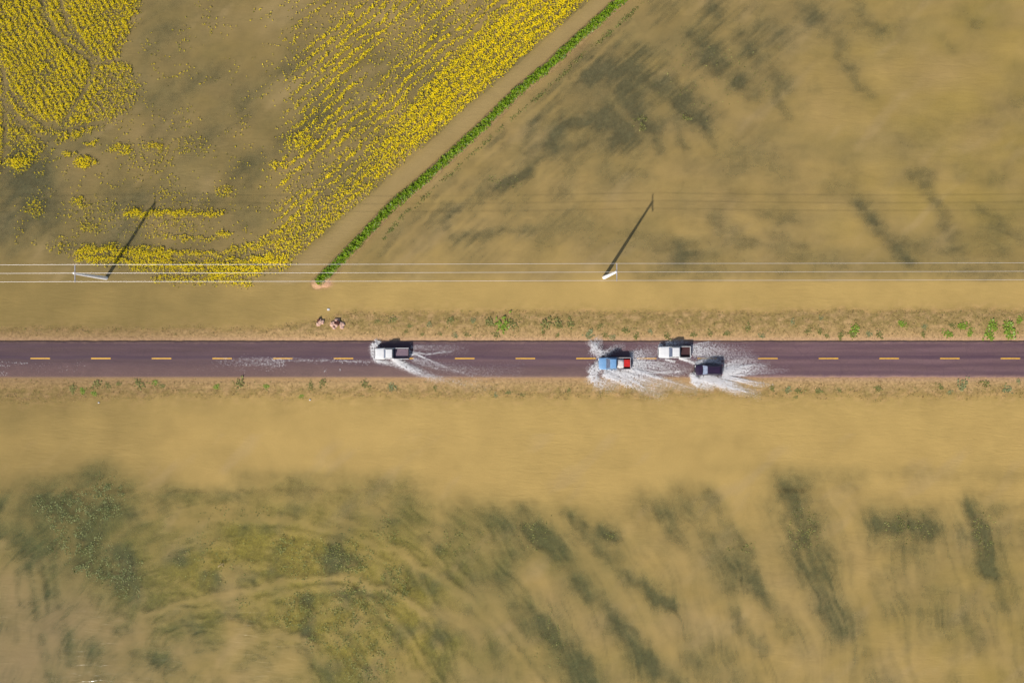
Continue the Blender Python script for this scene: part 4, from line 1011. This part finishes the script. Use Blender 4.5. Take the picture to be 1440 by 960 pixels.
def spray(strokes, rng, dens=1.0):
    """strokes: (line, width at start, width at end, drops, height, drop size, filaments, fade)"""
    C_, Z_, S_, K_ = [], [], [], []
    for pts, w0, w1, n, h_, size, nf, fade in strokes:
        fil = rng.integers(0, nf, n)
        fo = rng.uniform(-1, 1, nf); n = int(n * (2.0 if nf <= 8 else 3.1) * dens); fil = rng.integers(0, nf, n); fw = np.where(rng.uniform(0, 1, nf) < 0.5, 0.07, 0.4) * rng.uniform(0.4, 1.2, nf); fl = rng.uniform(0.45, 1.0, nf); fp = rng.uniform(0, 6.3, nf)
        t = rng.beta(1.0, fade, n) * fl[fil]
        pos_, nrm = along(pts, t)
        w = w0 + (w1 - w0) * t
        lat = fo[fil] + 0.12 * np.sin(fp[fil] + t * 9) + rng.normal(0, 1, n) * fw[fil]
        q = pos_ + nrm * (lat * w)[:, None] + rng.normal(0, 1, (n, 2)) * np.where(rng.uniform(0, 1, (n, 1)) < (0.15 if nf <= 8 else 0.35), 2.0, 0.4)
        z_ = h_ * rng.uniform(0, 1, n) ** 2 * (1 - 0.8 * t)
        K_.append(np.where(t < 0.22, 0.20, 0.05) + (0.30 if nf <= 8 else 0.0))
        C_.append(q); Z_.append(z_); S_.append(size * (0.3 + 1.0 * rng.uniform(0, 1, n) ** 2) * (1 - 0.45 * t))
    for pts, w0, w1, n, h_, size, nf, fade in strokes:      # fine mist hanging round the broad sheets
        if nf <= 8 or dens < 1: continue
        n = int(n * 6); t = rng.beta(1.0, fade + 0.3, n)
        pos_, nrm = along(pts, t)
        q = pos_ + nrm * (rng.normal(0, 0.62, n) * (w0 + (w1 - w0) * t + 1.0))[:, None] + rng.normal(0, 0.5, (n, 2))
        C_.append(q); Z_.append(h_ * 1.1 * rng.uniform(0, 1, n) ** 1.6 * (1 - 0.7 * t)); S_.append(rng.uniform(0.009, 0.019, n)); K_.append(np.full(n, 0.22))
    C_ = np.concatenate(C_); lace = fbm(C_[:, 0] / 3.0, C_[:, 1] / 2.2, 3, 77); keep = rng.uniform(-0.35, 0.35, len(C_)) < lace + np.concatenate(K_)
    C_ = C_[keep]; Z_ = [np.concatenate(Z_)[keep]]; S_ = [np.concatenate(S_)[keep]]; Z_ = np.concatenate(Z_); S_ = np.concatenate(S_)
    n = len(C_)
    zg = np.maximum(road_z(C_[:, 0], C_[:, 1]), 0) * ((C_[:, 1] > ROAD_T) & (C_[:, 1] < ROAD_B))
    cen = np.stack([(C_[:, 0] - 720) * S, (480 - C_[:, 1]) * S, zg + 0.02 + Z_], 1)
    # little three-sided drops
    ang = rng.uniform(0, 6.28, n)
    vs = []
    for k_ in range(3):
        a_ = ang + k_ * 2.094 + rng.normal(0, 0.25, n)
        vs.append(cen + np.stack([np.cos(a_), np.sin(a_), rng.normal(-0.05, 0.22, n)], 1) * S_[:, None])
    vs.append(cen + np.stack([rng.normal(0, .2, n), rng.normal(0, .2, n), np.full(n, 0.38)], 1) * S_[:, None])
    V_ = np.stack(vs, 1).reshape(-1, 3); b_ = (np.arange(n) * 4)[:, None]
    F_ = np.concatenate([b_ + np.array([[0, 1, 3]]), b_ + np.array([[1, 2, 3]]), b_ + np.array([[2, 0, 3]])], 0)
    return V_, F_
def add_spray(label, strokes, seed, name='splash_spray'):
    V_, F_ = spray(strokes, np.random.default_rng(seed), 0.36 if name == 'foam_and_glint_flecks' else 1.0)
    link(name, mesh_np(name, V_, F_, SPRAY), kind='stuff', label=label, category='spray')
add_spray('white spray and foam trail around the lone white pickup', [
    ([(531, 484), (524, 486), (524, 496), (527, 506), (536, 509)], 2.0, 2.2, 1500, 0.5, 0.05, 14, 1.0),
    ([(535, 482), (528, 480), (532, 478)], 2, 3, 350, 0.5, 0.045, 8, 1),
    ([(553, 503), (570, 514), (592, 524), (622, 536)], 2.2, 5, 3800, 0.55, 0.055, 16, 1.5),
    ([(530, 507), (550, 511), (575, 518), (600, 527)], 1.5, 5, 900, 0.25, 0.045, 10, 1.3),
    ([(573, 499), (585, 498), (598, 504), (625, 516), (652, 526), (680, 536)], 1.0, 2.2, 1100, 0.12, 0.05, 4, 1.1),
    ([(576, 494), (600, 498), (625, 495), (655, 493), (682, 487)], 0.8, 2.2, 520, 0.08, 0.045, 4, 1.0),
    ([(578, 488), (620, 490), (660, 492)], 2, 8, 420, 0.05, 0.04, 16, 1.0),
    ([(580, 505), (620, 516), (680, 522), (740, 520)], 3, 9, 900, 0.04, 0.04, 24, 1.0),
    ([(600, 528), (650, 540), (700, 548)], 3, 8, 380, 0.03, 0.04, 14, 1.0),
], 301)
add_spray('large white splash bursting from both sides of the blue pickup', [
    ([(846, 500), (838, 492), (832, 488), (836, 481), (848, 480)], 5, 6, 2000, 1.0, 0.042, 22, 1.0),
    ([(848, 512), (838, 516), (831, 526), (836, 536), (850, 541), (872, 540)], 5, 8, 4200, 1.0, 0.05, 26, 1.0),
    ([(850, 521), (868, 528), (890, 536), (915, 548), (940, 556)], 7, 9, 5200, 0.7, 0.052, 26, 1.35),
    ([(875, 519), (900, 527), (940, 539), (982, 551)], 5, 6, 3600, 0.45, 0.05, 18, 1.25),
    ([(862, 521), (880, 530), (905, 543), (916, 549)], 1.3, 1.3, 1800, 0.4, 0.055, 4, 1.0),
    ([(878, 518), (910, 527), (945, 538), (980, 549)], 1.2, 1.5, 1700, 0.3, 0.055, 4, 1.0),
    ([(889, 512), (920, 513), (950, 520), (985, 521)], 4, 7, 2200, 0.2, 0.045, 20, 1.2),
    ([(888, 504), (905, 498), (928, 497)], 8, 10, 1500, 0.35, 0.038, 24, 1.0),
    ([(890, 520), (915, 524), (950, 523), (965, 520)], 1.5, 2, 1200, 0.15, 0.05, 4, 1.0),
    ([(849, 499), (862, 489), (880, 487)], 3, 4, 500, 0.7, 0.036, 12, 1.0),
    ([(866, 522), (888, 528), (912, 537), (935, 545)], 0.7, 0.8, 900, 0.3, 0.05, 2, 1.0),
    ([(852, 521), (872, 533), (892, 541)], 0.8, 1.0, 900, 0.4, 0.05, 3, 1.0),
    ([(886, 516), (930, 524), (975, 534)], 0.8, 1.0, 700, 0.2, 0.05, 2, 1.0),
    ([(890, 508), (925, 509), (960, 514)], 0.8, 1.2, 500, 0.1, 0.045, 3, 1.0),
], 302)
add_spray('thin foam streaks trailing behind the white pickup with the rust-brown bed', [
    ([(931, 486), (927, 485), (926, 494), (928, 504), (938, 506)], 1.2, 1.8, 700, 0.4, 0.045, 8, 1.0),
    ([(936, 484), (950, 482), (970, 483)], 2, 4, 600, 0.4, 0.04, 12, 1.0),
    ([(955, 503), (968, 507), (982, 513), (990, 518)], 1.6, 2.6, 1200, 0.3, 0.05, 6, 1.0),
    ([(935, 505), (948, 508), (958, 510)], 1, 2, 420, 0.2, 0.05, 4, 1.0),
    ([(972, 494), (1000, 496), (1030, 501), (1062, 505)], 6, 10, 2600, 0.25, 0.042, 34, 1.15),
    ([(972, 486), (995, 482), (1020, 480)], 1.5, 2, 420, 0.15, 0.04, 4, 1.0),
    ([(972, 490), (1010, 488), (1060, 492)], 4, 7, 600, 0.08, 0.04, 14, 1.0),
], 303)
add_spray('bright white splash beside and behind the dark plum estate car', [
    ([(978, 529), (974, 533), (985, 540), (1005, 544)], 4, 6, 4200, 0.8, 0.055, 24, 1.0),
    ([(985, 529), (1002, 534), (1020, 541), (1040, 548), (1072, 555)], 5, 6, 6200, 0.7, 0.058, 26, 1.4),
    ([(1015, 523), (1035, 520), (1055, 517), (1085, 514)], 3.5, 6, 3800, 0.5, 0.052, 18, 1.4),
    ([(1015, 529), (1040, 534), (1065, 540), (1098, 544)], 2, 3, 3000, 0.35, 0.055, 8, 1.3),
    ([(1018, 516), (1040, 508), (1070, 504)], 3, 5, 1000, 0.3, 0.042, 16, 1.2),
    ([(979, 512), (990, 507), (1005, 508), (1018, 513)], 2.5, 3, 1500, 0.8, 0.045, 14, 1.0),
    ([(1020, 526), (1060, 524), (1110, 520)], 2, 4, 700, 0.1, 0.045, 10, 1.1),
    ([(990, 531), (1010, 538), (1035, 547), (1058, 553)], 1.3, 1.5, 1800, 0.4, 0.058, 4, 1.0),
    ([(1016, 520), (1045, 515), (1090, 512)], 0.8, 1.2, 900, 0.3, 0.05, 3, 1.1),
    ([(1016, 526), (1050, 527), (1100, 530)], 0.8, 1.2, 800, 0.2, 0.05, 3, 1.1),
    ([(1000, 532), (1030, 538), (1075, 548)], 0.8, 1.2, 1200, 0.3, 0.055, 3, 1.1),
], 304)
add_spray('broken foam and far-left glints drawn as flecks, lower lane left of the lone white pickup', [
    ([(522, 509), (470, 507), (420, 506), (370, 505), (325, 505)], 1.2, 2.0, 1500, 0.02, 0.055, 14, 0.9),
    ([(400, 511), (360, 509), (320, 508), (300, 508)], 5, 6, 1500, 0.02, 0.055, 60, 0.9),
    ([(400, 513), (330, 514), (255, 518)], 7, 8, 260, 0.02, 0.055, 80, 0.8),
    ([(455, 524), (461, 518)], 0.5, 0.5, 70, 0.02, 0.04, 2, 0.9), ([(478, 519), (479, 523)], 0.5, 0.5, 50, 0.02, 0.04, 2, 0.9),
    ([(40, 511), (0, 509), (-40, 509)], 1.0, 1.6, 260, 0.01, 0.05, 3, 0.9), ([(14, 515), (-30, 514)], 1.5, 2, 140, 0.01, 0.05, 4, 0.9), ([(10, 525), (-40, 524)], 3, 3, 120, 0.01, 0.05, 10, 0.9),  # glint lines on the wet lane, drawn as white flecks
    ([(120, 514), (60, 518), (20, 520)], 6, 7, 130, 0.01, 0.04, 40, 0.9),
], 305, 'foam_and_glint_flecks')

# ------------------------------------------------------------------ small things
def rock_mesh(name, r, seed, mat, flat=0.65):
    rg = np.random.default_rng(seed)
    bm = bmesh.new(); bmesh.ops.create_icosphere(bm, subdivisions=2, radius=r)
    ofs = rg.uniform(0, 50, 2)
    for v_ in bm.verts:
        k_ = 1 + 0.45 * float(gnoise(np.array([v_.co.x / r * 1.1 + ofs[0] + v_.co.z / r]), np.array([v_.co.y / r * 1.1 + ofs[1]]), seed)[0])
        v_.co = v_.co * k_; v_.co.z *= flat
    me = bpy.data.meshes.new(name); bm.to_mesh(me); bm.free(); me.materials.append(mat)
    return me
RUB = simple('pinkish_rubble', lin((228, 192, 172)), lin((196, 150, 128)), 0.9, 5)
RED = simple('dark_red_chunk', lin((112, 58, 44)), lin((72, 38, 30)), 0.9, 6)
rng = np.random.default_rng(31)
for (hu, hv, rr_, lab, ndark) in ((450, 451, 0.62, 'small pale rubble heap with few dark chunks for holes, nearer the dike end', 4), (474, 455.5, 0.85, 'larger pale rubble heap with dark red chunks for holes, nearer the lone white pickup', 8)):
    z0 = max(0.0, float(ground_z(np.array([float(hu)]), np.array([float(hv)]))[0]))
    R = thing('rubble_heap', lab, 'rubble', px(hu, hv, 0) + Vector((0, 0, z0)), 0, 'rubble heaps on the upper verge')
    for k_ in range(16):
        a_ = rng.uniform(0, 6.28); d = rr_ * math.sqrt(rng.uniform(0, 1)); s0 = rng.uniform(0.16, 0.34) * rr_ / 0.7
        o_ = link('stone', rock_mesh('stone', s0, 400 + k_ + int(hu), RUB), R)
        o_.location = (d * math.cos(a_) * 1.2, d * math.sin(a_) * 0.9 - 0.15, 0.05 + 0.16 * (1 - d / rr_)); o_.rotation_euler = (0, 0, rng.uniform(0, 6))
    for k_ in range(ndark):  # dark red chunks stand in for the dark holes in the heap
        o_ = link('dark_chunk', bev_box('dark_chunk', [((0, 0, 0), (rng.uniform(.2, .34), rng.uniform(.16, .26), .18))], RED, 0.03, 1), R)
        o_.location = (rng.normal(0.15, 0.30) * rr_, rng.normal(0.25, 0.2) * rr_, 0.30 + rng.uniform(0, .12)); o_.rotation_euler = (rng.normal(0, .3), rng.normal(0, .3), rng.uniform(0, 6))
# dead branch caught in the drowned crop
WOOD = simple('bleached_wood', lin((190, 166, 118)), lin((140, 116, 78)), 0.85, 8)
R = thing('dead_branch', 'bleached forked dead branch caught in the green crop at lower left', 'branch', px(312, 793, 0))
for k_, (p0, p1, r) in enumerate((((-.62, -.42, .02), (.1, .1, .22), .075), ((.0, .05, .2), (-.18, .42, .34), .06), ((.05, .05, .2), (.28, -.45, .12), .08), ((.1, .1, .2), (.5, .3, .3), .055), ((.3, .2, .26), (.52, -.1, .16), .045), ((-.3, -.2, .1), (-.5, .02, .2), .04))):
    link('limb' if k_ else 'main_limb', tube('limb', p0, p1, r, r * 0.6, WOOD, 7), R)
for (su, sv, lab) in ((462, 435, 'pale floating scrap on the ditch water above the rubble heaps'), (139, 566, 'pale floating scrap below the road near the lower left weeds'), (436, 562, 'pale floating scrap below the road near the lone white pickup')):
    bm_ = bundle('floating_scrap', TARP, 0.42 if sv < 500 else 0.25, 0.36 if sv < 500 else 0.22, 0.12, int(su))
    o_ = link('floating_scrap', bm_, label=lab, category='litter', group='floating litter'); o_.location = px(su, sv, 0) + Vector((0, 0, -0.02))
